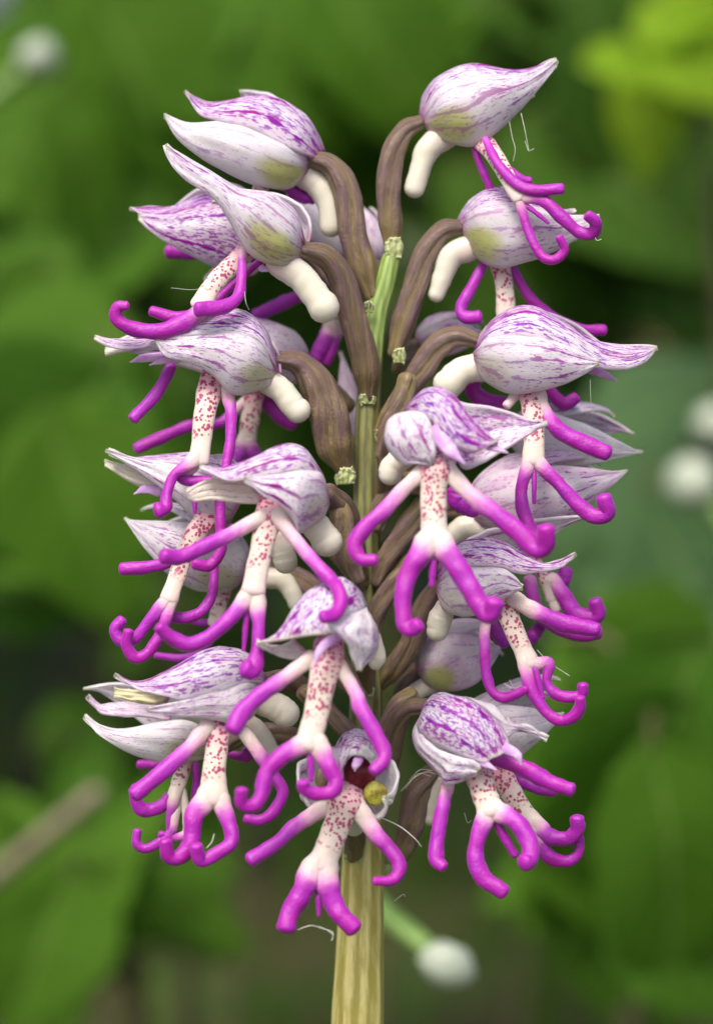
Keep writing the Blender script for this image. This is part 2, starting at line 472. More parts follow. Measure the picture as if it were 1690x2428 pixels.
NU, NV = 28, 20
SK = {'dorsal': 0, 'near': 1, 'far': 2}
def prof(u, op):
    e = .62 * (1 - op) + .10 * op
    raw = (u ** .52) * ((1 - u) ** e if u < 1 else (0 if e > 0 else 1))
    um = .52 / (.52 + e); mx = um ** .52 * (1 - um) ** e
    return raw / mx
def hood(par, tile, D, base, end, R, tips, up=None, side=(0, 0, 1), wash=(.8, .45, .45), pur=(1.0, .75, .75), hw=(46, 62, 62), th=78,
         op=0.0, green=.9, squash=1.0, wav=.05, flare=0.0, pink=0.0, skip=()):
    """three overlapping sepals on an egg shaped hood: dorsal, near lateral, far lateral"""
    B = rel((tile,) + tuple(base), D); E = rel((tile,) + tuple(end), D); R = mm(tile, R)
    ax = E - B; L = ax.length; axn = ax.normalized()
    upv = V3(up) if up else UP
    upv = (upv - axn * upv.dot(axn)).normalized()
    sdv = axn.cross(upv).normalized()
    if sdv.dot(V3(side)) < 0: sdv = -sdv
    res = []
    names = ('dorsal_sepal', 'lateral_sepal', 'lateral_sepal')
    for k, th0 in enumerate((0, th, -th)):
        if k in skip: continue
        tip = rel((tile,) + tuple(tips[k]), D) if tips[k] else None
        t0 = R_(th0); h0 = R_(hw[k])
        sd_ = rng.random() * 60
        lay = 1.0 if k == 0 else 1.035
        def surf(u, s):
            hh = h0 * (min(1, u / .06) ** .4) * max(0.0, 1 - u ** 4.0) ** .8 * (1 - .35 * u) + .02 * (1 - u)
            an = t0 + s * hh
            r = R * prof(min(u, .995), op) * lay
            r += R * .16 * u * u            # keeps the tip blade open
            e = abs(s)
            r += R * flare * (e ** 3) * u
            r *= 1 + wav * mnoise.noise(Vector((u * 4, s * 2.2, sd_))) + wav * .9 * e * mnoise.noise(Vector((u * 9, s * 1.0, sd_ + 9)))
            dirv = upv * math.cos(an) + sdv * math.sin(an) * squash
            return B + axn * (L * u) + dirv * r
        p1 = surf(1.0, 0)
        delta = (tip - p1) if tip is not None else Vector()
        vv, tv, tw = [], [], []
        for i in range(NU + 1):
            u = i / NU
            for j in range(NV + 1):
                s = -1 + 2 * j / NV
                q = surf(u, s) + delta * (u ** 2.6)
                vv.append(q)
                low = s if th0 > 0 else -s      # +1 = lower edge of a lateral sepal
                g = 0.0
                if k:
                    gx = (u - .22) / .17; gy = (low - .38) / .5
                    dd = gx * gx + gy * gy
                    g = green * max(0, min(1, 1.35 - dd))
                tv.append((u, s, g)); tw.append((pur[k], min(1, wash[k] + pink), 0))
        ff = []
        W = NV + 1
        for i in range(NU):
            for j in range(NV):
                a_ = i * W + j; ff.append((a_, a_ + 1, a_ + W + 1, a_ + W))
        # orientation: outward normals
        c0 = vv[ff[len(ff) // 2][0]]; n0 = (vv[ff[len(ff) // 2][1]] - c0).cross(vv[ff[len(ff) // 2][3]] - c0)
        if n0.dot(c0 - (B + axn * L * .5)) < 0: ff = [x[::-1] for x in ff]
        res.append(mobj(names[k], vv, ff, M['sepal'], par, {'tv': tv, 'tw': tw}, solid=.00022))
    return res

def resample(p, n):
    return catmull(p, [0.0] * len(p), n)[0]
def patch(par, name, tile, D, A, B, bulge, bdir=(0, .25, 1), pur=.7, wash=.3, green=0.0, cream=0.0, wav=.10, rib=.05):
    """one sepal between its two edges, base to tip, bulging outwards"""
    ea = resample(pts_of(tile, A, D), NU + 1); eb = resample(pts_of(tile, B, D), NU + 1)
    bd = V3(bdir).normalized(); sd_ = rng.random() * 60
    vv, tv, tw = [], [], []
    for i in range(NU + 1):
        u = i / NU
        wdt = (ea[i] - eb[i]).length
        for j in range(NV + 1):
            s = -1 + 2 * j / NV
            q = ea[i].lerp(eb[i], (s + 1) / 2)
            b = (1 - abs(s) ** 2.4) * (math.sin(math.pi * min(1, (u + .04) ** .8)) ** .7)
            b = b * bulge / 1000 * min(1.0, wdt / .004)
            n_ = mnoise.noise(Vector((u * 4, s * 2.2, sd_))) * wav + mnoise.noise(Vector((u * 10, s, sd_ + 7))) * wav * 1.3 * abs(s) ** 3
            r_ = rib * math.cos(s * 9.4 + 1.3 * mnoise.noise(Vector((u * 2, 0, sd_)))) * math.sin(math.pi * u) 
            q = q + bd * (b + (n_ * 1.6 + r_) / 1000)
            gx = (u - .20) / .17; gy = (s - .45) / .55
            g = green * max(0, min(1, 1.35 - gx * gx - gy * gy))
            vv.append(q); tv.append((u, s, g)); tw.append((pur, wash, cream))
    ff = []; W = NV + 1
    for i in range(NU):
        for j in range(NV):
            a_ = i * W + j; ff.append((a_, a_ + 1, a_ + W + 1, a_ + W))
    m_ = ff[len(ff) // 2]; n0 = (vv[m_[1]] - vv[m_[0]]).cross(vv[m_[3]] - vv[m_[0]])
    if n0.dot(bd) < 0: ff = [x[::-1] for x in ff]
    return mobj(name, vv, ff, M['sepal'], par, {'tv': tv, 'tw': tw}, solid=.00022)

def petal(par, tile, D, lst, w_, d=(0, 0)):
    p = pts_of(tile, lst, D, d[0], d[1])
    rr = [mm(tile, r) for r in spread([w_, w_ * .8, w_ * .15], len(p))]
    v, f, a = sweep(p, rr, n=14, seg=8, flat=.35, wob=.15, seed=rng.random() * 30)
    return mobj('petal', v, f, M['petal'], par, {'tv': a})

def flower(tile, D, ov=None, ovr=50, ovd=(0, 0), hd=None, spur=None, spr=50, spd=(0, 0), torso=None, tor=60, tod=(0, 1), arms=(), legs=(), tail=None, petals=(), twist=7.0, patches=()):
    """one bloom of the spike"""
    loc = rel((tile,) + tuple(hd['base']), D) if hd else rel((tile,) + tuple((torso or ov)[0][:2]), D)
    fl = empty('flower', loc, orchid)
    if ov:
        p = pts_of(tile, ov, D, ovd[0], ovd[1]); rr = [mm(tile, r) for r in spread(ovr, len(p))]
        v, f, a = sweep(p, rr, n=44, seg=48, sharp=True, lobes=4, lobe_amp=.16, twist=twist * .75 * rng.choice((1, 1, -1)), wob=.06, seed=rng.random() * 30)
        mobj('ovary', v, f, M['ovary'], fl, {'tv': a})
    if patches and hd: hd = dict(hd, skip=tuple(SK[p[0]] for p in patches if len(p) < 6))
    if hd: hood(fl, tile, D, **hd)
    for p in patches: patch(fl, 'dorsal_sepal' if p[0] == 'dorsal' else 'lateral_sepal', tile, D, p[1], p[2], p[3], **p[4])
    if spur:
        p = pts_of(tile, spur, D, spd[0], spd[1]); rr = [mm(tile, r * 1.16) for r in spread(spr, len(p))]
        v, f, a = sweep(p, rr, n=22, seg=16, flat=.9, wob=.07, seed=rng.random() * 30)
        mobj('spur', v, f, M['spur'], fl, {'tv': a})
    tend = None
    if torso:
        p = pts_of(tile, torso, D, tod[0], tod[1]); rr = [mm(tile, r) for r in spread(tor, len(p))]
        tend = p[-1].lerp(p[-2], min(.8, .0014 / (p[-1] - p[-2]).length))
        v, f, a = sweep(p, rr, n=30, seg=18, flat=.55, wob=.08, seed=rng.random() * 30, ca=.6, cb=.6)
        mobj('lip_body', v, f, M['torso'], fl, {'tv': a})
    for A in arms:
        d = dict(d=(0, 1.2), pale=(0, .75)); d.update(A[2] if len(A) > 2 else {})
        limb('lip_arm', fl, tile, A[0], A[1], D, **d)
    for A in legs:
        d = dict(d=(1, 2.2), pale=(.1, .42)); d.update(A[2] if len(A) > 2 else {})
        q0 = pts_of(tile, A[0][:2] if A[0][0][0] == 'T' else A[0][:1], D, d['d'][0], d['d'][1])[0]
        limb('lip_leg', fl, tile, A[0], A[1], D, root=tend if tend is not None and (q0 - tend).length < .004 else None, **d)
    if tail:
        limb('lip_tooth', fl, tile, tail[0], tail[1], D, d=(1, 1.6), pale=(-.3, .3))
    for pt in petals: petal(fl, tile, D, pt[0], pt[1], pt[2] if len(pt) > 2 else (0, 0))
    return fl

# --- top right bloom
flower(2, 0, ov=[(310, 405), (235, 445), (175, 560), (150, 740), (160, 900), (172, 1050)], ovr=[34, 44, 56, 62, 58, 36],
       hd=dict(base=(318, 402), end=(880, 215), R=198, tips=((995, 88), (990, 120, 1), (890, 270, -2)), up=(.1, 1, .25), pur=(.9, .62, .6), wash=(.5, .25, .3)),
       spur=[(440, 470), (350, 540), (312, 640), (282, 740)], spr=[60, 56, 46, 46],
       torso=[(600, 470, .5), (690, 580, 3), (760, 700, 4.5), (815, 785, 5)], tor=[55, 45, 40, 45],
       arms=[([(580, 480, 1), (600, 580, 1), (640, 680, 1), (665, 740, 1)], [22, 22, 22, 22], dict(pale=(-.5, .3))),
             ([(640, 490, 3), (700, 610, 4.4), (790, 710, 5.2), (880, 748, 5.5), (1025, 742, 5.5)], [20, 26, 30, 32, 30], dict(pale=(-.3, .25))),
             ([(760, 640, 3.5), (820, 690, 3.5), (865, 700, 3.5)], [20, 24, 22], dict(pale=(-1, 0)))],
       legs=[([(820, 780, 5), (930, 800, 5.2), (1030, 890, 5.5), (1110, 960, 5.5), (1180, 965, 5.8), (1195, 910, 6.4), (1155, 875, 6.6)], [30, 32, 34, 34, 34, 33, 30]),
             ([(805, 790, 5), (835, 890, 5), (880, 1010, 5.3), (930, 1085, 5.5), (990, 1098, 5.8), (1040, 1050, 6), (1012, 985, 6.2)], [26, 25, 25, 26, 27, 26, 24])],
       tail=([(845, 825, 5), (905, 870, 5), (958, 915, 5)], [14, 13, 9]),
       patches=[('near', [(310,390,0),(400,230,1.5),(560,160,2.2),(720,165,2.4),(850,150,2),(993,85,1.4)], [(330,430,0),(440,505,1),(570,528,1.6),(680,470,2),(800,360,2),(900,250,1.8),(985,140,1.5),(997,95,1.4)], 1.5, dict(pur=.6, wash=.25, green=.9)),
                ('dorsal', [(300,380,-1),(330,250,-.6),(420,160,-.2),(560,122,0),(700,138,.3),(830,140,.6),(995,80,1)], [(312,390,.3),(400,240,1.7),(560,172,2.4),(720,176,2.6),(850,158,2.1),(940,122,1.6),(995,86,1.4)], .6, dict(bdir=(0,1,.4), pur=1, wash=.6))])
# --- second bloom on the right
flower(2, 0, ov=[(510, 935), (420, 955), (335, 1070), (285, 1230), (232, 1400), (185, 1570)], ovr=[34, 46, 54, 60, 60, 36],
       hd=dict(base=(515, 935), end=(1080, 930), R=200, tips=((1085, 845, -1), (1215, 885, 0), (1100, 1000, -2)), up=(.1, 1, .3), pur=(1, .62, .6), wash=(.9, .5, .5)),
       spur=[(560, 1040), (470, 1080), (425, 1180), (392, 1275)], spr=[58, 55, 46, 38],
       torso=[(700, 1080, -.5), (735, 1230, 0), (745, 1390, 0)], tor=[52, 46, 50], tod=(0, 0),
       arms=[([(630, 1120), (570, 1240), (515, 1345), (540, 1390), (605, 1388)], [28, 30, 32, 38, 38], dict(pale=(-.6, .25), d=(0, .5))),
             ([(770, 1130), (850, 1270), (960, 1375), (1100, 1445), (1238, 1458)], [26, 28, 30, 32, 32], dict(pale=(-.4, .2), d=(-.5, -1)))],
       legs=[([('T', 4), (790, 120), (700, 300), (640, 430), (690, 495), (790, 515)], [40, 40, 45, 45, 42], dict(d=(-1, -1), pale=(-1, 0))),
             ([('T', 4), (810, 120), (950, 350), (1000, 450), (1070, 515), (1128, 485)], [30, 32, 36, 36, 32], dict(d=(-1, -1), pale=(-1, 0)))],
       patches=[('near', [(505,920,0),(600,830,2),(720,800,2.6),(900,830,2.8),(1050,870,2.6),(1215,865,2)], [(520,960,0),(590,1085,1),(700,1140,1.8),(850,1110,2.2),(1000,1055,2.4),(1130,980,2.3),(1217,900,2)], 1.3, dict(pur=.55, wash=.45, green=.9)),
                ('dorsal', [(495,910,-.5),(540,820,-.3),(640,750,0),(760,745,.3),(900,790,.6),(1000,840,.8),(1090,845,.8)], [(508,925,.3),(600,840,2.2),(720,810,2.8),(900,840,3),(980,860,2.6),(1040,865,2),(1090,850,1)], .6, dict(bdir=(0,1,.4), pur=1, wash=.9))])
# --- top left bloom
flower(1, 0, ov=[(1235, 635), (1330, 665), (1405, 770), (1435, 900), (1455, 1050), (1505, 1200), (1560, 1370)], ovr=[40, 52, 66, 72, 76, 72, 38],
       hd=dict(base=(1265, 650), end=(640, 400), R=215, tips=((548, 262, -1), (432, 392, 1), (838, 258, -3)), up=(.35, 1, .25), pur=(1, .42, .6), wash=(.85, .2, .4)),
       spur=[(1150, 690), (1270, 780), (1325, 890), (1335, 1000)], spr=[66, 60, 56, 54], spd=(-1, -1),
       torso=[(980, 700, -1), (950, 800, -1), (900, 1000, -1)], tor=[50, 45, 45], tod=(-1, -1),
       arms=[([(1080, 760), (1170, 830), (1240, 842)], [40, 46, 40], dict(pale=(-1, -.2), d=(-2, -2)))],
       patches=[('near', [(1230,640,0),(1100,560,2),(900,460,2.4),(740,425,2.4),(580,432,2.2),(430,388,2)], [(1210,700,0),(1120,790,1),(1000,790,1.6),(850,745,2),(650,640,2.2),(500,520,2.2),(435,405,2)], 1.4, dict(pur=.4, wash=.2, green=.9)),
                ('dorsal', [(1310,600,-1),(1240,440,-.5),(1130,340,-.2),(1000,300,0),(860,305,.2),(700,325,.4),(610,300,.5),(548,255,.5)], [(1250,640,.5),(1120,580,2.2),(920,480,2.6),(760,435,2.6),(660,415,1.8),(610,370,1),(548,262,.6)], .9, dict(bdir=(.2,1,.6), pur=1, wash=.85))])
# --- bloom in front below it, with the long upswept sepal
flower(1, 5, ov=[(1190, 1125), (1300, 1160), (1385, 1265), ('T', 3), (1435, 60), (1485, 230), (1525, 390), (1535, 540)], ovr=[42, 54, 62, 70, 74, 72, 45],
       ovd=(0, -4.2),
       hd=dict(base=(1200, 1125), end=(800, 850), R=192, tips=((600, 680, -1), (442, 555, 1), (690, 860, -2)), up=(.75, 1, .3), pur=(.8, .72, .5), wash=(.35, .25, .3), hw=(40, 60, 62)),
       spur=[(1060, 1190), (1170, 1270), (1250, 1370), (1300, 1440)], spr=[72, 66, 66, 72],
       torso=[(900, 1110, -.5), (820, 1190, 0), (700, 1310, 1), (630, 1430, 2)], tor=[55, 52, 50, 58],
       arms=[([(855, 1130), (852, 1260), (835, 1370), (760, 1430), (615, 1448)], [26, 28, 34, 44, 46], dict(pale=(-.1, .4), d=(.5, 3.5))),
             ([(960, 1180), (800, 1320), (650, 1450), (500, 1490), (365, 1455)], [20, 25, 30, 35, 32], dict(pale=(-1, 0), d=(-2, -2)))],
       legs=[([(640, 1440), (540, 1520), (410, 1565), (260, 1550), (175, 1495), (180, 1435), (232, 1428)], [46, 50, 48, 44, 40, 36, 26], dict(d=(2, 2.8), pale=(-.4, .05)))],
       petals=[([(960, 1225), (1020, 1240)], 20)],
       patches=[('dorsal', [(1195,1070,-.5),(1165,950,0),(1100,880,.3),(1000,822,.6),(850,795,1),(720,720,1.4),(600,660,1.4)], [(1192,1085,.6),(1140,970,1.6),(1000,840,2.2),(850,808,2.4),(720,725,2.4),(660,690,2),(600,664,1.5)], .5, dict(bdir=(.3,.8,.5), pur=.9, wash=.4)),
                ('near', [(1195,1080,0),(1150,960,1.2),(1000,830,1.8),(850,800,2.2),(720,715,2.4),(560,620,2.4),(440,555,2)], [(1180,1170,0),(1090,1212,1),(960,1190,1.6),(860,1110,2),(790,980,2.3),(700,850,2.5),(550,750,2.4),(460,650,2.2),(440,560,2)], 1.5, dict(pur=.7, wash=.25, green=.9))])
# --- purple streaked bloom behind
flower(1, -2, ov=[(1000, 1040), (1200, 1120), (1400, 1330), (1540, 1550)], ovr=[45, 55, 60, 45], ovd=(-3, 0),
       hd=dict(base=(1010, 1030), end=(400, 950), R=232, tips=((248, 893), (292, 940, 1), (420, 960, -2)), up=(0, 1, .35), pur=(1, .9, .6), wash=(1, .7, .5), green=.2),
       torso=[(850, 1150), (740, 1240), (680, 1300)], tor=[50, 45, 45], tod=(-1, -1),
       arms=[([(700, 1140), (570, 1140), (455, 1132)], [40, 45, 44], dict(pale=(-1, 0), d=(-3, -3)))],
       patches=[('near', [(1000,950,0),(800,880,2),(600,900,2.2),(450,930,2),(290,935,1.6)], [(1010,1150,0),(900,1265,1),(700,1215,1.8),(560,1150,2),(400,1055,2),(300,950,1.7)], 1.2, dict(pur=1, wash=.6)),
                ('dorsal', [(980,850,-.5),(820,785,0),(650,830,.3),(500,880,.6),(370,888,.8),(246,892,.8)], [(1000,960,1),(800,900,2.2),(600,920,2.4),(450,950,2),(330,930,1.4),(250,898,.9)], .6, dict(bdir=(0,1,.4), pur=1.2, wash=1))])
# --- third on the left
flower(3, 4, ov=[(1050, 350), (1165, 370), (1265, 495), (1320, 650), (1355, 800), (1420, 960)], ovr=[38, 58, 86, 104, 100, 45], ovd=(-.5, -2.4),
       hd=dict(base=(1068, 420), end=(420, 290), R=212, tips=((58, 215, -1), (388, 238, 3), (112, 318, -2)), up=(.1, 1, .45), pur=(1, .7, .8), wash=(.6, .25, .5), flare=.25),
       spur=[(960, 450), (1060, 510), (1130, 600), (1160, 625)], spr=[60, 58, 58, 60],
       torso=[(720, 400, .5), (680, 510, 1.2), (650, 650, 2), (635, 790, 2.4), (620, 900, 2.8)], tor=[72, 66, 58, 52, 58],
       arms=[([(775, 510), (795, 650), (788, 800), (765, 940)], [38, 34, 30, 28], dict(pale=(-.05, .55), d=(1.5, 3))),
             ([(470, 390), (385, 540), (265, 668)], [34, 38, 34], dict(pale=(-1, -.2), d=(-1, 0)))],
       legs=[([(590, 895), (490, 970), (450, 1070), (440, 1150), (400, 1165)], [45, 30, 30, 40, 48], dict(d=(3, 4))),
             ([(590, 920), (520, 975), (580, 1005), (680, 1010)], [40, 34, 36, 34], dict(d=(2.5, 2.5)))],
       tail=([(605, 1000, 2), (598, 1100, 2.6), (600, 1178, 2.6)], [14, 16, 12]),
       petals=[([(470, 330, 0), (330, 340, 0), (250, 362, 0)], 30), ([(500, 340, 1), (430, 350, 1), (355, 378, 1)], 28)],
       patches=[('dorsal', [(1050,380,-.5),(1020,260,-.3),(940,135,0),(830,80,.2),(680,95,.5),(540,160,.8),(430,220,1),(250,240,1),(58,212,1)], [(1050,400,1),(960,260,2.3),(850,212,2.8),(700,212,3.1),(540,225,3.2),(430,250,2.8),(300,290,1.8),(150,280,1.4),(60,225,1.1)], .9, dict(bdir=(0,.8,.6), pur=1.05, wash=.45)),
                ('near', [(1050,400,0),(960,250,2),(850,200,2.5),(700,200,2.8),(540,210,3),(460,215,3.2),(385,238,3.4)], [(1055,440,0),(1000,490,1),(870,542,2),(780,528,2.6),(700,440,3),(580,370,3.3),(440,330,3.4),(388,245,3.4)], 1.4, dict(pur=.7, wash=.2, green=.6))])
# --- third on the right
flower(4, 3, ov=[(665, 215), (560, 195), (470, 245), (400, 345), (330, 450), (255, 560), (200, 650)], ovr=[30, 46, 56, 58, 55, 46, 28], ovd=(-1, -2.4),
       hd=dict(base=(648, 260), end=(1250, 305), R=208, tips=((1512, 248, -1), (1236, 322, 2.5), (1370, 350, -1)), up=(.05, 1, .5), pur=(1, .62, .7), wash=(.7, .3, .4), green=.35, th=84, hw=(46, 66, 60)),
       spur=[(720, 340), (600, 355), (520, 425)], spr=[60, 58, 62], spd=(-1, -1),
       torso=[(900, 400, .5), (925, 520, 1.5), (930, 660, 2.2), (925, 790, 2.8)], tor=[75, 58, 48, 52],
       arms=[([(860, 450), (800, 525)], [26, 24], dict(pale=(.8, 2), d=(1, 1.5))),
             ([(950, 450), (985, 560), (1050, 640), (1150, 695), (1275, 748)], [34, 38, 42, 46, 42], dict(pale=(.1, .5), d=(1.5, 2.5)))],
       legs=[([(905, 790), (870, 920), (885, 1040), (930, 1150), (955, 1175)], [36, 32, 36, 38, 36], dict(d=(2.8, 3.6))),
             ([(945, 785), (1040, 885), (1145, 1000), (1220, 1048), (1275, 1030), (1262, 960)], [38, 36, 38, 40, 44, 42], dict(d=(2.8, 4)))],
       tail=([(928, 820, 2.8), (930, 900, 3), (930, 985, 3)], [14, 14, 10]),
       petals=[([(1180, 340, 0), (1260, 375, 0), (1322, 405, 0)], 26)],
       patches=[('near', [(640,270,1),(720,200,2.5),(850,185,3.2),(1000,210,3.4),(1130,260,3.5),(1236,318,3.4)], [(645,310,.5),(690,400,1.2),(790,462,2),(900,465,2.6),(1050,430,3),(1160,380,3.3),(1236,325,3.4)], 1.2, dict(pur=.65, wash=.25, green=.3)),
                ('dorsal', [(650,250,0),(720,130,.2),(830,60,.5),(930,55,.8),(1060,125,1),(1180,195,1.2),(1330,230,1.3),(1512,246,1.3)], [(645,270,1),(720,210,2.6),(850,196,3.3),(1000,222,3.5),(1130,275,3.3),(1240,340,2.6),(1370,352,2),(1450,315,1.6),(1512,252,1.4)], .9, dict(bdir=(0,1,.6), pur=1.1, wash=.6))])
# --- centre right bloom facing the lens
flower(4, 11, ov=[(330, 600), (270, 700), (235, 840), (205, 1000)], ovr=[50, 50, 46, 30], ovd=(-3, -10),
       hd=dict(base=(380, 590, -3), end=(690, 690, 3.0), R=196, tips=((752, 690, 4.2), (425, 800, 3.6), (992, 602, -.5)), up=(.35, 1, .5), side=(-1, -.2, .3), pur=(1.1, .75, .9), wash=(.85, .1, .55), green=0, th=80, flare=.18, hw=(50, 54, 60), wav=.09),
       spur=[(330, 750, -2), (262, 810, -2), (248, 850, -2)], spr=[45, 48, 46],
       torso=[(500, 740, 1), (470, 810, 2.6), (455, 920, 3), (455, 1060, 3.4), (465, 1190, 4)], tor=[70, 80, 58, 58, 68],
       arms=[([(430, 820), (330, 900), (230, 1010), (135, 1095), (82, 1180), (110, 1248), (178, 1255)], [42, 36, 36, 38, 38, 34, 28], dict(d=(2.6, 4), pale=(.05, .85))),
             ([(510, 820), (620, 935), (740, 1030), (860, 1125), (940, 1205), (985, 1180), (985, 1105)], [48, 42, 44, 48, 50, 46, 42], dict(d=(2.6, 5), pale=(.05, .75)))],
       legs=[([('T', 6), (490, 205), (425, 290), (372, 400), (355, 520), (362, 635), (400, 665), (435, 642)], [64, 52, 46, 40, 40, 42, 40], dict(d=(4, 5.5))),
             ([('T', 6), (560, 205), (635, 310), (710, 430), (775, 550), (825, 590), (845, 520)], [64, 54, 50, 48, 48, 48], dict(d=(4, 6)))],
       tail=([('T', 6), (520, 270, 4), (515, 350, 4), (508, 432, 4)], [20, 18, 13]),
       petals=[([(470, 650, 3.4), (530, 730, 4), (600, 795, 4.2)], 42), ([(720, 715, 3.6), (805, 746, 4)], 22)],
       patches=[('dorsal', [(320,530,-1),(390,458,0),(470,448,1),(560,488,2),(630,570,3),(690,630,3.6),(757,690,4)], [(320,545,-1),(400,560,2.2),(450,600,3),(480,670,3.5),(550,715,3.8),(660,742,4),(757,692,4)], 1.5, dict(bdir=(.2,.7,.7), pur=1.2, wash=.7)),
                ('near', [(330,550,0),(260,570,1),(220,640,1.5),(235,730,2),(300,800,2.5),(360,800,3.2),(440,805,3.4)], [(335,545,.5),(390,550,2.4),(430,580,3),(455,650,3.6),(465,720,3.8),(465,760,3.8),(445,805,3.4)], 1.3, dict(bdir=(-.3,0,1), pur=.7, wash=.1, wav=.16)),
                ('far', [(520,480,0),(620,512,0),(700,520,0),(800,545,0),(900,580,0),(992,600,0)], [(540,700,1),(590,820,1),(680,800,1),(780,740,.6),(880,680,.3),(990,608,0)], .8, dict(bdir=(0,.3,-1), pur=.9, wash=.5))])
# --- left bloom in front, arms spread
flower(3, 10, ov=[(1310, 1070), (1400, 1160), (1450, 1330), (1490, 1520)], ovr=[50, 62, 64, 45], ovd=(-3, -8.5),
       hd=dict(base=(1318, 1080, -1), end=(790, 1010, 2.2), R=196, tips=((628, 920, 1), (868, 988, 4.2), (555, 1062, .5)), up=(.1, 1, .45), pur=(.9, .8, .35), wash=(.55, .25, .15), green=.5, flare=.30, th=80, hw=(46, 64, 62), wav=.08),
       spur=[(1180, 1170, -1), (1270, 1270, -1), (1318, 1340, -1)], spr=[62, 64, 68],
       torso=[(1030, 1090, 1), (1000, 1190, 2), (975, 1300, 2.4), (950, 1420, 2.8), (925, 1540, 3.2), (915, 1600, 3.4)], tor=[75, 74, 62, 56, 58, 64],
       arms=[([(960, 1200), (800, 1290), (650, 1360), (510, 1420), (430, 1412)], [42, 40, 42, 46, 44], dict(d=(2.5, 5), pale=(.0, .8))),
             ([(1050, 1190), (1150, 1330), (1250, 1450), (1340, 1550), ('T', 5), (1375, 430), (1392, 500), (1365, 565), (1300, 585)], [50, 38, 36, 38, 40, 40, 40, 38], dict(d=(2.5, 8), pale=(.0, .8)))],
       legs=[([('T', 5), (890, 490), (810, 590), (710, 680), (600, 730), (500, 690), (440, 635)], [48, 44, 42, 42, 40, 36], dict(d=(3.4, 5))),
             ([('T', 5), (955, 510), (962, 630), (955, 750), (930, 860), (892, 850)], [46, 36, 36, 50, 52], dict(d=(3.4, 4.5)))],
       tail=([('T', 5), (900, 550, 3.2), (892, 650, 3.2), (884, 760, 3.2)], [17, 16, 11]),
       patches=[('dorsal', [(1290,960,-1),(1200,845,-.5),(1100,815,0),(1000,838,.5),(900,890,1),(760,925,1.5),(625,918,2)], [(1310,1020,0),(1200,960,2.5),(1080,965,3),(980,980,3.2),(880,995,3.4),(760,1000,3),(630,925,2.2)], 1.2, dict(bdir=(0,.7,.7), pur=.95, wash=.4)),
                ('near', [(1320,1060,0),(1280,960,1.5),(1180,945,3),(1080,960,3.5),(980,975,3.8),(920,985,4),(868,988,4.2)], [(1330,1130,0),(1290,1210,1),(1210,1265,2),(1160,1290,3),(1130,1220,3.6),(1060,1140,4),(960,1080,4.2),(870,992,4.2)], 1.4, dict(pur=.75, wash=.2, green=.3)),
                ('far', [(900,1000,1),(820,985,1.2),(700,985,1.2),(600,1025,1.2),(555,1060,1)], [(1000,1130,1),(860,1130,1.2),(700,1110,1.3),(600,1120,1.2),(570,1095,1)], .5, dict(bdir=(0,0,-1), pur=.5, wash=.1, cream=.5))])
# --- left bloom behind it
flower(3, 2, ov=[(880, 1040), (1150, 1150), (1350, 1350), (1500, 1560)], ovr=[45, 55, 60, 45], ovd=(-1, -1),
       hd=dict(base=(900, 1060), end=(280, 950), R=205, tips=((118, 838), (105, 905, 1), (290, 1040, -1)), up=(0, 1, .4), pur=(.9, .6, .5), wash=(.6, .3, .4), green=.2, flare=.15),
       spur=[('T', 5), (1050, 180), (1090, 240), (1105, 300)], spr=[50, 56, 54], spd=(3, 3),
       torso=[(720, 1150, 1), (640, 1240, 2.5), (560, 1370, 3), (500, 1530, 3.5), ('T', 5), (490, 490, 4)], tor=[62, 60, 52, 46, 50],
       arms=[([(735, 1050), (735, 1180), (738, 1300), (735, 1390), (675, 1465), (595, 1452)], [28, 30, 30, 34, 36, 34], dict(d=(3, 4), pale=(-.6, .1))),
             ([(640, 1290), (520, 1420), (350, 1470), (205, 1482)], [25, 32, 38, 38], dict(d=(2, 2), pale=(-.6, .1)))],
       legs=[([('T', 5), (480, 490), (390, 600), (310, 700), (240, 710), (205, 650), (245, 600)], [40, 34, 34, 36, 36, 32], dict(d=(4, 4), q1=.9)),
             ([('T', 5), (500, 500), (455, 650), (385, 765), (310, 798), (268, 730), (278, 660)], [36, 34, 34, 36, 34, 32], dict(d=(4, 5), q1=.9))],
       petals=[([(400, 1060, 1), (330, 1050, 1), (272, 1075, 1)], 30)],
       patches=[('dorsal', [(900,1000,0),(800,880,.2),(680,862,.4),(540,858,.6),(400,868,.8),(260,878,1),(118,830,1)], [(900,1060,1.4),(700,940,2.3),(480,910,2.4),(350,895,2.2),(250,890,1.8),(118,838,1.2)], .6, dict(bdir=(0,.8,.6), pur=.9, wash=.6)),
                ('near', [(900,1050,1),(700,930,2),(480,900,2.2),(300,880,2),(130,838,1.7)], [(760,1290,1),(690,1290,1.6),(580,1200,2),(480,1100,2.2),(300,960,2),(140,860,1.7)], 1.0, dict(pur=.6, wash=.25)),
                ('far', [(500,960,.6),(300,930,.6),(110,885,.6)], [(480,1090,.6),(280,1030,.6),(112,925,.6)], .5, dict(pur=.25, wash=.05, cream=.6))])
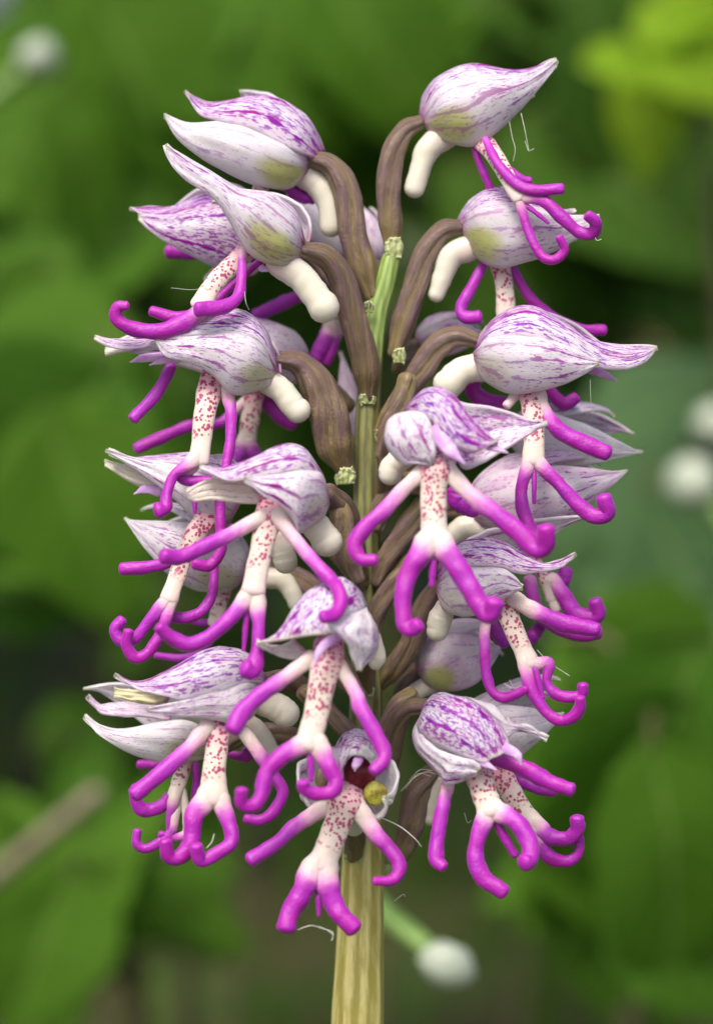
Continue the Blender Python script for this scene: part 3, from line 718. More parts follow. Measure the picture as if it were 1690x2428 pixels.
# --- lower left bloom behind
flower(5, -1, ov=[(880, 350), (1000, 330), (1200, 400), (1450, 560)], ovr=[45, 55, 60, 40], ovd=(-2, 0),
       hd=dict(base=(905, 360), end=(400, 130), R=205, tips=((340, 15, -1), (252, 62, 1), (420, 120, -2)), up=(-.2, 1, .3), pur=(.7, .55, .5), wash=(.3, .15, .2), green=.5),
       spur=[(940, 380), (1070, 385), (1130, 440), (1160, 510)], spr=[50, 48, 44, 40],
       torso=[(780, 420, -.5), (755, 520, 0), (730, 620, 0)], tor=[45, 40, 38], tod=(0, 0),
       arms=[([(730, 320), (718, 460), (660, 555), (560, 588), (445, 572)], [26, 28, 30, 34, 32], dict(d=(4.5, 6), pale=(-.5, .1))),
             ([(740, 600), (680, 615), (600, 600)], [24, 22, 20], dict(d=(-1, -1), pale=(-1, 0), q1=.7))],
       legs=[([(740, 640), (660, 760), (560, 800), (420, 785)], [26, 26, 24, 20], dict(d=(0, 0), q1=.85))])
# --- central bloom, hood bowed forwards
flower(5, 12, ov=[(1420, 540), (1490, 650), (1520, 800), (1530, 950)], ovr=[45, 55, 55, 40], ovd=(-4, -10),
       hd=dict(base=(1420, 480, -4), end=(1270, 700, 3.2), R=222, tips=((1180, 735, 4.2), (952, 715, 2), (1498, 858, 2.5)), up=(-.1, 1, .9), side=(-1, 0, .2), pur=(1.1, .35, .7), wash=(.55, .08, .1), green=0, flare=.22, th=76, hw=(54, 52, 56), wav=.12),
       spur=[(1560, 700, -3), (1588, 790, -3), (1575, 830, -3)], spr=[40, 36, 30],
       torso=[(1330, 720, 1), (1325, 810, 2.5), (1295, 930, 3), (1270, 1070, 3.2), (1240, 1190, 3.6), (1225, 1260, 3.8)], tor=[75, 82, 66, 62, 62, 70],
       arms=[([(1240, 800), (1090, 910), (960, 1000), (875, 1085), (828, 1175)], [44, 40, 45, 48, 48], dict(d=(2.5, 5), pale=(.05, .85))),
             ([(1380, 840), (1430, 910), (1480, 1000), ('T', 6), (125, 1090), (175, 1180), (235, 1290), (252, 1370), (195, 1435)], [46, 40, 40, 40, 42, 42, 40, 32], dict(d=(2.5, 5), pale=(.02, .75)))],
       legs=[([('T', 7), (1080, 125), (985, 180), (905, 260), (880, 365), (838, 422), (785, 408), (785, 348)], [56, 46, 44, 42, 40, 38, 34], dict(d=(3.8, 5.5))),
             ([('T', 7), (1150, 140), (1200, 235), (1232, 305), (1215, 352), (1150, 366), (1085, 345), (1078, 312)], [58, 46, 42, 40, 38, 36, 34], dict(d=(3.8, 5)))],
       tail=([('T', 7), (1108, 160, 3.8), (1112, 230, 3.8), (1114, 300, 3.8)], [19, 18, 14]),
       petals=[([(1370, 690, 4), (1290, 750, 5), (1250, 850, 5.2)], 28)],
       patches=[('dorsal', [(1390,420,-1),(1240,450,0),(1140,530,1),(1075,640,2),(1010,700,2.8),(952,716,3)], [(1400,415,-1),(1500,450,0),(1530,540,1),(1450,570,3),(1330,620,4.3),(1370,660,4.8)], 1.9, dict(bdir=(0,.7,.7), pur=1.15, wash=.3, wav=.14)),
                ('far', [(1500,500,0),(1400,575,3.4),(1325,620,5),(1380,680,5),(1430,730,4.8),(1450,800,4.4),(1490,860,4)], [(1520,500,0),(1555,580,1.5),(1592,650,2),(1592,740,2.4),(1560,800,3),(1530,830,3.6),(1500,862,4)], 1.3, dict(bdir=(.3,0,1), pur=.6, wash=.05, wav=.12)),
                ('near', [(1150,700,1),(1080,730,1.5),(1020,730,2),(990,725,2.5),(950,714,2.8)], [(1240,790,1),(1150,810,1.5),(1060,790,2),(985,745,2.5),(955,716,2.8)], .5, dict(bdir=(0,-.4,-1), pur=.4, wash=.05, cream=.3))])
# --- right: two pink blooms behind
flower(4, -3, ov=[(820, 640), (600, 650), (350, 800), (180, 900)], ovr=[40, 50, 50, 40], ovd=(-2, 2),
       hd=dict(base=(800, 650), end=(1250, 690), R=150, tips=((1312, 570, -1), (1447, 745, 1), (1405, 655, -2)), up=(0, 1, .4), pur=(.8, .4, .7), wash=(.5, .2, .5), green=.1),
       arms=[([(640, 1010), (570, 975), (562, 925)], [50, 55, 52], dict(pale=(-1, -.2), d=(6, 6)))])
flower(4, -1, ov=[(630, 1000), (480, 1010), (330, 1120), (200, 1240)], ovr=[40, 52, 55, 40], ovd=(-1, 0),
       hd=dict(base=(615, 1010), end=(1200, 890), R=200, tips=((1250, 800, -1), (1376, 830, 1), (1290, 860, -2)), up=(-.1, 1, .4), pur=(.7, .6, .5), wash=(.9, .95, .8), green=.25, pink=.1),
       spur=[(720, 1110), (610, 1100), (545, 1140)], spr=[55, 52, 46],
       torso=[('T', 6), (1060, 280, 1), (1110, 380, 1), (1150, 480, 1), (1185, 560, 1)], tor=[30, 26, 26, 28], tod=(1, 1),
       arms=[([('T', 6), (1040, 400), (1075, 560), (1170, 645), (1300, 688), (1410, 680)], [34, 38, 40, 42, 40], dict(pale=(-.2, .3), d=(1, 2), q1=.92)),
             ([('T', 6), (1150, 390), (1220, 400), (1232, 345)], [34, 40, 36], dict(pale=(-1, 0), d=(0, 0)))],
       legs=[([('T', 6), (1150, 400), (1220, 480), (1280, 575), (1370, 605), (1412, 580), (1392, 518)], [40, 42, 44, 44, 42, 40], dict(d=(1, 2)))])
# --- right lower bloom
flower(6, 5, ov=[(540, 440), (465, 570), (400, 740), (310, 870), (235, 960)], ovr=[46, 60, 62, 55, 35], ovd=(-2, -5),
       hd=dict(base=(545, 430), end=(1010, 380), R=205, tips=((1288, 258, -1), (1003, 438, 3), (1372, 48, -2)), up=(.1, 1, .5), pur=(.9, .6, .6), wash=(.7, .3, .4), green=.2, th=84, hw=(46, 62, 58), wav=.07),
       spur=[(590, 540), (552, 620), (540, 680)], spr=[48, 56, 50],
       torso=[(860, 450, 0), (905, 550, 1.5), (950, 660, 2), (1000, 770, 2.5), (1040, 860, 3)], tor=[60, 58, 54, 50, 56],
       arms=[([(805, 580), (795, 720), (800, 870), (828, 990), (890, 1038), (960, 1020), (1022, 988)], [32, 30, 30, 30, 29, 27, 24], dict(d=(2, 3.5), pale=(0, .5))),
             ([(950, 500), (1060, 565), (1230, 635), (1400, 668)], [48, 46, 50, 44], dict(d=(2, 3), pale=(.15, .6)))],
       legs=[([(1015, 850), (1045, 980), (1110, 1095), (1190, 1158), (1260, 1148), (1308, 1095), (1312, 1040)], [44, 38, 34, 34, 34, 34, 30], dict(d=(3, 4.5))),
             ([(1060, 850), (1140, 850), (1132, 950), (1180, 1015), (1270, 1035), (1322, 1015), (1326, 970)], [40, 34, 26, 32, 34, 34, 32], dict(d=(3, 4)))],
       tail=([(1070, 880, 3.4), (1090, 960, 3.4), (1112, 1040, 3.4)], [18, 18, 12]),
       patches=[('near', [(540,420,1),(640,350,2.5),(740,330,3),(850,328,3.2),(940,360,3.4),(1002,430,3.4)], [(535,470,1),(570,560,2),(650,595,2.6),(750,590,3),(840,520,3.3),(930,485,3.5),(1000,445,3.4)], 1.2, dict(pur=.6, wash=.3, green=.25)),
                ('dorsal', [(540,330,0),(620,210,.3),(760,178,.8),(900,198,1.2),(1050,285,1.6),(1150,305,1.8),(1287,258,2)], [(540,420,1),(640,345,2.6),(760,322,3),(880,325,3),(980,355,2.8),(1120,352,2.2),(1220,330,2),(1287,262,2)], .8, dict(bdir=(0,.9,.6), pur=1, wash=.6))])
# --- pale bloom behind the right side
flower(6, -1, ov=[(430, 890), (380, 960), (330, 1080), (270, 1180)], ovr=[45, 52, 50, 40], ovd=(-1, 0),
       hd=dict(base=(420, 885), end=(900, 740), R=195, tips=((930, 700, -1), (890, 760, 1), (900, 800, -2)), up=(-.2, 1, .3), pur=(.35, .3, .3), wash=(1, .9, .7), green=.9),
       spur=[(520, 950), (430, 1000), (380, 1040)], spr=[48, 44, 40],
       arms=[([(1030, 730), (1060, 700), (1095, 655)], [36, 42, 38], dict(pale=(-1, -.2), d=(0, 0))),
             ([(845, 640), (870, 700), (910, 745)], [30, 38, 36], dict(pale=(-1, .6), d=(3, 3)))])
# --- lower right bloom, striped hood
flower(8, 8, ov=[(640, 150), (545, 160), (485, 230), (455, 350), (430, 500)], ovr=[32, 40, 46, 50, 36], ovd=(-2, -6),
       hd=dict(base=(590, 175, -3), end=(890, 390, 2.5), R=196, tips=((985, 385, 4), (860, 440, 3.6), (1196, 305, -1)), up=(.45, 1, .75), side=(-1, -.6, .4), pur=(1.15, .75, .5), wash=(.6, .2, .2), green=0, th=76, hw=(52, 56, 56), flare=.12, wav=.07),
       torso=[(840, 420, 1.5), (875, 500, 2.2), (900, 580, 2.6), (925, 650, 3)], tor=[58, 60, 58, 62],
       arms=[([(725, 510), (695, 640), (672, 780), (668, 875), (700, 910)], [32, 36, 36, 42, 30], dict(d=(1.5, 3), pale=(-.1, .55))),
             ([(950, 400), (1080, 440), (1200, 508), (1305, 545)], [36, 40, 40, 36], dict(d=(2, 3), pale=(-.4, .3)))],
       legs=[([(905, 655), (862, 780), (852, 880), (895, 965), (985, 1028)], [48, 40, 44, 44, 42], dict(d=(3, 4))),
             ([(950, 640), (1045, 700), (1105, 790), (1110, 870), (1085, 890)], [48, 46, 46, 46, 46], dict(d=(3, 5)))],
       tail=([(945, 690, 2.6), (990, 770, 2.6), (1040, 855, 2.6)], [22, 24, 20]),
       petals=[([(1000, 350, 4), (1050, 380, 4.4), (1070, 425, 4.4)], 26), ([(870, 405, 4), (950, 450, 4.4)], 26)],
       patches=[('dorsal', [(600,150,-1),(660,85,0),(760,95,1),(880,140,2),(960,220,3),(1010,310,3.6),(1015,350,4)], [(590,190,0),(580,260,2),(650,330,3),(740,370,3.6),(800,390,4),(860,405,4.3),(900,412,4.4)], 1.6, dict(bdir=(.1,.5,.8), pur=1.2, wash=.45)),
                ('near', [(595,200,.5),(600,270,2.2),(660,340,3.2),(740,375,3.8),(800,395,4.2),(840,410,4.4),(862,430,4.4),(866,450,4.4)], [(590,190,0),(552,270,.5),(565,350,1.2),(620,420,2),(685,480,2.6),(700,522,3),(790,508,3.6),(855,470,4)], .9, dict(bdir=(-.3,-.1,1), pur=.75, wash=.15)),
                ('far', [(800,100,0),(890,125,.6),(960,155,1),(1000,210,1.2),(1100,250,1.4),(1195,300,1.6)], [(900,250,1),(960,280,1.5),(1000,300,1.6),(1050,270,1.6),(1120,275,1.6),(1192,308,1.6)], .5, dict(pur=.5, wash=.15, wav=.2))])
# --- bloom behind it on the right
flower(8, 1, ov=[(650, 470), (580, 560), (550, 700), (520, 810), (485, 905)], ovr=[45, 60, 62, 50, 26], ovd=(0, 0),
       hd=dict(base=('x',) and (760, 330), end=(1180, 170), R=165, tips=((1252, 15, -1), (1275, 180, 1), (1240, 100, -2)), up=(-.2, 1, .3), pur=(.5, .3, .4), wash=(.5, .35, .4), green=.1),
       spur=[(700, 500), (650, 590), (632, 680)], spr=[42, 38, 34],
       torso=[(960, 430, 1), (1010, 540, 2), (1070, 640, 2.5), (1140, 730, 3)], tor=[55, 52, 50, 55],
       arms=[([(990, 470), (1120, 525), (1225, 548)], [30, 36, 36], dict(d=(0, 1), pale=(-.3, .3), q1=.85))],
       legs=[([(1130, 700), (1200, 765), (1285, 775), (1330, 735), (1335, 680)], [48, 42, 36, 38, 36], dict(d=(3, 4))),
             ([(1130, 740), (1190, 850), (1275, 885), (1335, 850), (1345, 770)], [50, 40, 32, 28, 26], dict(d=(3, 3)))])
# --- bottom left bloom in front
flower(5, 8, ov=[(990, 930), (1110, 920), (1250, 1000), (1380, 1140)], ovr=[45, 52, 52, 40], ovd=(-2, -7),
       hd=dict(base=(1005, 960), end=(450, 990), R=205, tips=((203, 882, -1), (372, 1068, 3), (198, 970, 0)), up=(0, 1, .55), pur=(1, .7, .2), wash=(.6, .2, .1), green=.35, flare=.2, th=80, hw=(48, 60, 58), wav=.07),
       spur=[(960, 1020), (1060, 1060), (1110, 1095)], spr=[60, 62, 62],
       torso=[(770, 1080, 1), (750, 1180, 1.8), (740, 1290, 2.2), (728, 1400, 2.6), ('T', 7), (655, 395, 3)], tor=[60, 58, 56, 60, 72],
       arms=[([('T', 5), (700, 1150), (600, 1265), (455, 1400), (310, 1520)], [44, 42, 46, 42], dict(d=(2, 4), pale=(0, .85))),
             ([('T', 5), (850, 1150), (950, 1280), (1035, 1410), ('T', 7), (980, 350), (945, 438), (880, 488), (805, 482)], [40, 40, 36, 34, 32, 31, 28], dict(d=(1, 2), pale=(.1, .6)))],
       legs=[([('T', 7), (615, 390), (560, 470), (545, 590), (495, 662), (440, 662), (425, 590)], [60, 54, 50, 44, 42, 36], dict(d=(3, 4.5))),
             ([('T', 7), (685, 400), (728, 510), (738, 590), (670, 645), (595, 680), (572, 615)], [54, 42, 38, 38, 42, 40], dict(d=(3, 5)))],
       patches=[('dorsal', [(1010,900,-.5),(900,765,0),(800,742,.2),(680,750,.5),(550,820,.8),(400,905,1),(300,920,1.2),(203,882,1.3)], [(1000,940,1),(900,930,2.2),(800,968,2.8),(680,998,3),(560,1018,3.1),(450,1000,2.6),(330,960,1.8),(210,890,1.4)], 1.0, dict(bdir=(0,.8,.6), pur=1.05, wash=.5)),
                ('near', [(1000,930,0),(900,920,2),(800,960,2.6),(680,990,3),(560,1020,3.2),(450,1045,3.3),(372,1065,3.3)], [(1000,1010,0),(940,1100,1),(850,1160,2),(780,1140,2.6),(660,1115,3),(500,1105,3.3),(380,1080,3.3)], 1.2, dict(pur=.75, wash=.15, green=.2)),
                ('far', [(520,960,1),(400,965,1.5),(300,965,1.5),(200,960,1.5)], [(480,1040,1.2),(400,1045,1.7),(300,1030,1.7),(205,1000,1.6)], .4, dict(pur=.25, wash=0, cream=1.0, wav=.2))])
# --- bottom left bloom behind
flower(5, 2, ov=[(760, 1270), (900, 1200), (1100, 1200), (1300, 1300)], ovr=[40, 46, 50, 40], ovd=(-1, -2),
       hd=dict(base=(760, 1290), end=(200, 1110), R=195, tips=((62, 998, -1), (46, 1108, 2), (38, 955, -2)), up=(-.15, 1, .35), pur=(.8, .5, .3), wash=(.7, .2, .2), green=.7),
       spur=[(880, 1130), (960, 1190), (1040, 1310)], spr=[46, 46, 40], spd=(1, 1),
       torso=[('T', 7), (520, 180, 0), (500, 270, .5), (468, 370, 1)], tor=[42, 42, 38], tod=(0, 1),
       arms=[([('T', 7), (560, 190), (572, 300), (560, 410)], [24, 26, 24], dict(d=(0, 0), pale=(-.4, .5), q1=.8)),
             ([('T', 7), (430, 225), (300, 225)], [28, 30], dict(d=(-2, -2), pale=(-1, 0), q1=.85)),
             ([('T', 7), (440, 380), (400, 425), (320, 440), (285, 390), (285, 330)], [32, 40, 42, 36, 30], dict(d=(0, 1), pale=(-1, 0), q1=.9)),
             ([('T', 5), (820, 1310), (900, 1320), (905, 1280)], [26, 34, 30], dict(d=(-3, -3), pale=(-1, 0), q1=.9))],
       legs=[([('T', 7), (468, 380), (450, 470), (448, 550)], [34, 28, 24], dict(d=(1, 1), q1=.95)),
             ([('T', 7), (470, 470), (440, 560), (340, 622), (290, 600), (292, 540)], [28, 28, 28, 28, 26], dict(d=(1, 1), q1=.95)),
             ([('T', 7), (530, 520), (480, 570), (400, 555)], [26, 26, 24], dict(d=(1, 1), q1=.95))],
       patches=[('near', [(740,1210,0),(600,1130,2),(450,1130,2.2),(250,1170,2),(130,1150,1.8),(45,1100,1.5)], [(700,1330,0),(600,1345,1.2),(480,1355,1.8),(300,1310,2),(150,1225,2),(70,1150,1.7),(46,1110,1.5)], 1.1, dict(pur=.5, wash=.1, green=.6)),
                ('dorsal', [(500,1040,0),(350,1030,0),(200,1030,0),(120,1040,0),(60,995,0)], [(500,1130,1),(350,1110,1),(250,1110,.8),(130,1080,.5),(62,1005,.2)], .6, dict(pur=.6, wash=.8))])
# --- back of the spike, seen between the stalks
flower(3, -5, ov=[(1180, 380), (1300, 480), (1420, 600)], ovr=[40, 55, 45], ovd=(0, 2),
       hd=dict(base=(1215, 400), end=(760, 260), R=190, tips=((640, 200), (700, 260), (700, 300)), pur=(.6, .5, .5), wash=(.9, .6, .5), green=.1),
       torso=[(920, 500, 0), (905, 620, 0), (885, 760, 0), (875, 800, 0)], tor=[58, 54, 50, 55], tod=(0, 0),
       arms=[([(870, 570), (740, 690), (580, 705), (440, 760), (285, 830)], [28, 32, 36, 38, 36], dict(pale=(0, .45), d=(0, 1))),
             ([(960, 560), (1060, 650), (1130, 700)], [40, 50, 46], dict(pale=(-1, -.2), d=(-1, -1)))],
       legs=[([(870, 780), (850, 850), (820, 900)], [50, 45, 40], dict(d=(0, 0))), ([(880, 780), (915, 850), (940, 900)], [50, 45, 40], dict(d=(0, 0)))])
flower(1, -8, ov=[(1380, 1170), (1450, 1280), (1560, 1450)], ovr=[35, 45, 40], ovd=(0, 4),
       hd=dict(base=(1390, 1190), end=(1160, 870), R=125, tips=((1290, 905), (1098, 815), (1200, 840)), up=(.8, .6, 0), pur=(.4, .3, .3), wash=(.4, .3, .3), green=.1),
       torso=[('T', 3), (1400, 60, 0), (1375, 130, 0), (1345, 200, 0)], tor=[60, 58, 55], tod=(0, 0),
       arms=[([(1200, 1360), (1060, 1420), (930, 1480)], [40, 44, 42], dict(pale=(-1, -.2), d=(0, 0)))],
       legs=[([('T', 3), (1345, 180), (1290, 270), (1240, 370)], [60, 50, 48], dict(d=(0, 0), pale=(-.2, .4))), ([('T', 3), (1360, 180), (1345, 290), (1310, 370)], [50, 30, 26], dict(d=(0, 0)))])
flower(3, -8, ov=[(1440, 820), (1480, 900), (1520, 1000)], ovr=[30, 40, 40], ovd=(0, 4),
       hd=dict(base=(1445, 830), end=(1400, 400), R=85, tips=((1450, 420), (1386, 298), (1275, 415)), up=(1, 0, 0), pur=(.4, .35, .3), wash=(1, .9, .5), green=0))
flower(2, -9, ov=[(95, 1110), (100, 1180), (110, 1300)], ovr=[25, 32, 30], ovd=(0, 6),
       hd=dict(base=(95, 1120), end=(50, 870), R=78, tips=((60, 830), (10, 820), (105, 830)), up=(1, 0, 0), pur=(.9, .7, .5), wash=(.9, .8, .7), green=0))
flower(2, -6, ov=[(290, 1530), (250, 1580), (200, 1640)], ovr=[35, 42, 36], ovd=(0, 4),
       hd=dict(base=(285, 1520), end=(600, 1440), R=118, tips=((640, 1420), (650, 1470), (620, 1440)), up=(-.2, 1, .3), pur=(.8, .6, .5), wash=(1, .9, .7), green=0))

# --- lowest bloom, looking straight out of its hood
fl = flower(8, 9, ov=[(270, 600, -4), (285, 720, -6), (275, 850, -7.5)], ovr=[48, 52, 40],
       hd=dict(base=(250, 480, -4.5), end=(248, 470, 1.8), R=205, tips=((262, 345, 2.2), (62, 540, 1.5), (425, 585, 2.2)), up=(0, 1, 0), side=(-1, 0, 0), pur=(.9, .5, .25), wash=(.5, .1, .05), green=0, op=1.0, th=112, hw=(58, 62, 66), wav=.07),
       spur=[(255, 640, -2), (280, 720, -2.5)], spr=[48, 42],
       torso=[(262, 545, 0), (240, 590, 1.5), (205, 690, 2), (165, 800, 2.4), (125, 915, 3)], tor=[92, 92, 62, 60, 68],
       arms=[([('T', 7), (1190, 420), (1050, 510), (945, 600), (828, 678)], [46, 38, 36, 38], dict(d=(1.5, 3.5), pale=(.0, .75), q1=.85)),
             ([(280, 610), (370, 740), (448, 830), (492, 905), (465, 970), (375, 978)], [52, 42, 38, 36, 30, 22], dict(d=(1.5, 3.5), pale=(.1, .65)))],
       legs=[([('T', 7), (1125, 725), (1065, 840), (1012, 935), (995, 1000)], [64, 52, 48, 48], dict(d=(3, 4))),
             ([('T', 7), (1180, 735), (1208, 850), (1248, 930), (1318, 1000)], [60, 52, 48, 44], dict(d=(3, 4)))],
       tail=([('T', 7), (1152, 780, 3), (1150, 860, 3), (1150, 940, 3)], [20, 18, 10]),
       petals=[([(300, 400, 2.6), (285, 430, 2.8), (282, 456, 2.8)], 24)],
       patches=[('dorsal', [(168, 480, -1), (172, 390, -.6), (215, 290, -.2), (290, 252, 0), (365, 285, -.2), (410, 350, -.6), (440, 430, -1)], [(212, 478, 2), (222, 430, 2.4), (250, 395, 2.8), (290, 378, 3), (330, 388, 2.8), (368, 415, 2.4), (392, 445, 1.8)], .7, dict(bdir=(0, .7, .7), pur=1.0, wash=.2)),
                ('dorsal', [(170, 340, 1.8), (172, 400, 2.6), (196, 450, 3), (212, 488, 3)], [(270, 330, 2.6), (250, 380, 3.2), (228, 430, 3.4), (216, 488, 3)], .3, dict(pur=.9, wash=.5), 1),
                ('far', [(312, 318, 3), (318, 360, 3.2), (345, 392, 3.3), (376, 412, 3.2)], [(330, 330, 3.2), (348, 360, 3.4), (366, 388, 3.4), (377, 410, 3.2)], .15, dict(pur=.0, wash=.0), 1)])
def blob(name, par, tile, D, c, ax, mat, n=.12):
    C = rel((tile,) + c, D); vv = []; ff = []
    A = [mm(tile, x) for x in ax]; sg, rg = 18, 10; sd_ = rng.random() * 9
    for i in range(rg + 1):
        ph = math.pi * i / rg
        for k in range(sg):
            th = 2 * math.pi * k / sg
            d = Vector((math.sin(ph) * math.cos(th), math.sin(ph) * math.sin(th), math.cos(ph)))
            r = 1 + n * mnoise.noise(d * 2 + Vector((sd_, 0, 0)))
            vv.append(C + (RIGHT * d.x * A[0] + UP * d.y * A[1] + TOW * d.z * A[2]) * r)
    for i in range(rg):
        for k in range(sg):
            a_ = i * sg + k; b_2 = i * sg + (k + 1) % sg; ff.append((a_, a_ + sg, b_2 + sg, b_2))
    return mobj(name, vv, ff, mat, par)
blob('throat', fl, 8, 9, (292, 462, .5), (92, 82, 45), M['throat'])
blob('anther', fl, 8, 9, (378, 562, 1.0), (54, 56, 22), M['pollen'], .12)
blob('anther', fl, 8, 9, (125, 490, -.2), (30, 50, 20), M['ovary'], .12)

# small dark specks and a dark crevice on the spike are left to shape and shade
# --- stalks of further blooms crowding the stem
for t, D, p, r in ((4, 2, [(190, 1100), (215, 1000), (300, 900), (390, 900)], [30, 50, 55, 40]), (4, 1.5, [(190, 1360), (240, 1240), (330, 1100), (400, 990)], [30, 48, 55, 40]),
                   (3, 6, [(1480, 1540), (1420, 1400), (1390, 1200), (1370, 1130)], [35, 60, 55, 40]), (6, 1.5, [(200, 700), (220, 560), (300, 420), (380, 300)], [30, 50, 55, 40]),
                   (5, 6, [(1500, 1000), (1420, 900), (1330, 700), (1250, 480)], [30, 50, 52, 40]), (5, 5, [(1560, 1320), (1450, 1200), (1340, 1100), (1200, 980)], [30, 45, 48, 40]),
                   (4, 3, [(210, 760), (250, 620), (300, 520), (330, 400)], [30, 44, 48, 40]),
                   (6, 2, [(210, 1330), (260, 1200), (330, 1080), (400, 1020)], [30, 46, 50, 40])):
    pp = pts_of(t, p, D); rr = [mm(t, x) for x in r]
    v, f, a = sweep(pp, rr, n=36, seg=44, sharp=True, lobes=4, lobe_amp=.16, twist=6, wob=.06, seed=rng.random() * 30)
    mobj('ovary', v, f, M['ovary'], orchid, {'tv': a})
# --- bracts at the nodes
for t, x, y, d, r, h in ((2, 178, 1030, 1.0, 60, 75), (1, 1540, 1430, 2, 34, 40), (3, 1532, 560, 1.5, 62, 40), (3, 1400, 985, 2, 60, 50), (4, 45, 850, 4, 55, 55), (8, 275, 862, 2.0, 58, 34),
                         (2, 205, 1580, 1.5, 45, 50), (6, 220, 570, 2.0, 52, 34), (4, 195, 660, 1, 30, 40), (6, 165, 985, 2.5, 45, 55), (8, 440, 930, 0, 30, 40)):
    jx = rng.uniform(-.15, .15) * r
    o = patch(orchid, 'bract', t, d, [(x - r * .6, y + h * .8, -.4), (x - r * .8, y, -.3), (x - r * .55 + jx, y - h * .5, 0)],
              [(x + r * .6, y + h * .8, -.4), (x + r * .8, y, -.3), (x + r * .45 + jx, y - h * .6, 0)], .5, wav=.07, rib=.1)
    o.data.materials.clear(); o.data.materials.append(M['bract'])

# ------------------------------------------------------------------ background foliage
def leaf_mesh(name, L, W, bend, fold, teeth, seed):
    nu, nv = 14, 8
    vv, tv, ff = [], [], []
    for i in range(nu + 1):
        u = i / nu
        wd = W * (math.sin(math.pi * min(1, u ** .75)) ** .8) * (1 - .15 * u) + 1e-5
        wd *= 1 + teeth * (((u * 9) % 1) - .5) * (1 if .05 < u < .95 else 0)
        for j in range(nv + 1):
            s = -1 + 2 * j / nv
            z = fold * abs(s) * wd - bend * u * u * L + .03 * L * mnoise.noise(Vector((u * 3, s * 1.5, seed)))
            vv.append(Vector((s * wd, u * L, z))); tv.append((u, s, 0))
    w_ = nv + 1
    for i in range(nu):
        for j in range(nv):
            a_ = i * w_ + j; ff.append((a_, a_ + 1, a_ + w_ + 1, a_ + w_))
    me = bpy.data.meshes.new(name); me.from_pydata(vv, [], ff)
    me.polygons.foreach_set('use_smooth', [True] * len(me.polygons))
    at = me.attributes.new('tv', 'FLOAT_VECTOR', 'POINT'); at.data.foreach_set('vector', [c for q in tv for c in q])
    return me
LEAFS = {}
for mk in ('leaf', 'leaf_dark', 'leaf_blue'):
    LEAFS[mk] = []
    for q in range(4):
        me = leaf_mesh('leaf_blade', 1.0, (.36, .42, .32, .46)[q], (.25, .12, .35, .2)[q], (.18, .25, .12, .3)[q], .10, q * 3.7)
        me.materials.append(M[mk]); LEAFS[mk].append(me)
def frame(ydir, nrm):
    y = ydir.normalized(); z = (nrm - y * nrm.dot(y)).normalized(); x = y.cross(z)
    return Matrix((x, y, z)).transposed()
def plant(name, label, cat, root_px, d, leaves, mk='leaf', group=None):
    """a leafy plant rooted on the ground; leaves = (x, y, depth offset mm, length mm, direction deg in the picture, tilt toward the lens)"""
    c = P(0, root_px[0], root_px[1], d); base = Vector((c.x, c.y, ground_height(c.x, c.y)))
    e = tag(empty(name, base), label, cat, group)
    more = []
    for l in leaves:
        more.append((l[0], l[1], l[2], l[3] * .52, l[4], l[5]))
        for q in range(4):
            more.append((l[0] + rng.uniform(-150, 150), l[1] + rng.uniform(-150, 150), l[2] - rng.uniform(0, 90), l[3] * rng.uniform(.28, .5), l[4] + rng.uniform(-60, 60), rng.uniform(.1, .9)))
    leaves = more
    tops = [P(0, l[0], l[1], d + l[2]) for l in leaves]
    top = sum(tops, Vector()) / len(tops); zmax = max(q.z for q in tops)
    axis = [base - Vector((0, 0, .01)), base.lerp(Vector((top.x, top.y, zmax)), .5) + Vector((.012, .01, 0)), Vector((top.x, top.y, zmax))]
    v, f, a = sweep(axis, [.0028, .0022, .001], n=14, seg=8)
    mobj('stalk', v, f, M['twig'], e, {'tv': a})
    for q, l in zip(tops, leaves):
        L = l[3] / 1000; an = R_(l[4]); ti = l[5] if len(l) > 5 else rng.uniform(.1, .6)
        y = V3((math.cos(an), math.sin(an), -.15 + .3 * rng.random())); z = V3((rng.uniform(-.7, .7), rng.uniform(.25, .8), ti))
        Mx = frame(y, z)
        o = bpy.data.objects.new('leaf', rng.choice(LEAFS[mk])); o.parent = e
        st = q - y.normalized() * L * .5
        o.matrix_local = Matrix.Translation(st - base) @ Mx.to_4x4() @ Matrix.Scale(L, 4)
        col.objects.link(o)
        k = min(range(11), key=lambda i: (axis[0].lerp(axis[2], i / 10) - st).length) / 10
        fr = axis[0].lerp(axis[1], k * 2) if k < .5 else axis[1].lerp(axis[2], k * 2 - 1)
        v, f, a = sweep([fr, fr.lerp(st, .5) + Vector((0, 0, .004)), st + y.normalized() * L * .03], [.0011, .0009, .0007], n=8, seg=6)
        mobj('petiole', v, f, M['twig'], e, {'tv': a})
    return e
G = 'broad leaved plants behind the orchid'
plant('leafy_plant', 'tall green leafy plant behind the upswept sepals', 'plant', (330, 1500), -330,
      [(330, 180, 0, 95, -60, .9), (480, 130, -30, 90, -35, .5), (200, 60, -20, 80, 160, .4), (380, 40, -40, 90, 40, .4), (100, 330, -10, 85, 200, .5), (170, 560, 0, 85, 190, .7), (60, 700, -30, 80, 240, .3), (210, 380, 20, 70, -70, .5)], 'leaf', G)
plant('leafy_plant', 'large leaved plant behind the tip of the orchid', 'plant', (760, 1700), -420,
      [(700, 60, 0, 110, 20, .5), (620, 180, 20, 100, -25, .8), (860, 110, 10, 110, -50, .8), (980, 60, -30, 100, 40, .4), (760, 300, -10, 100, 200, .4), (880, 300, -40, 100, 10, .4)], 'leaf', G)
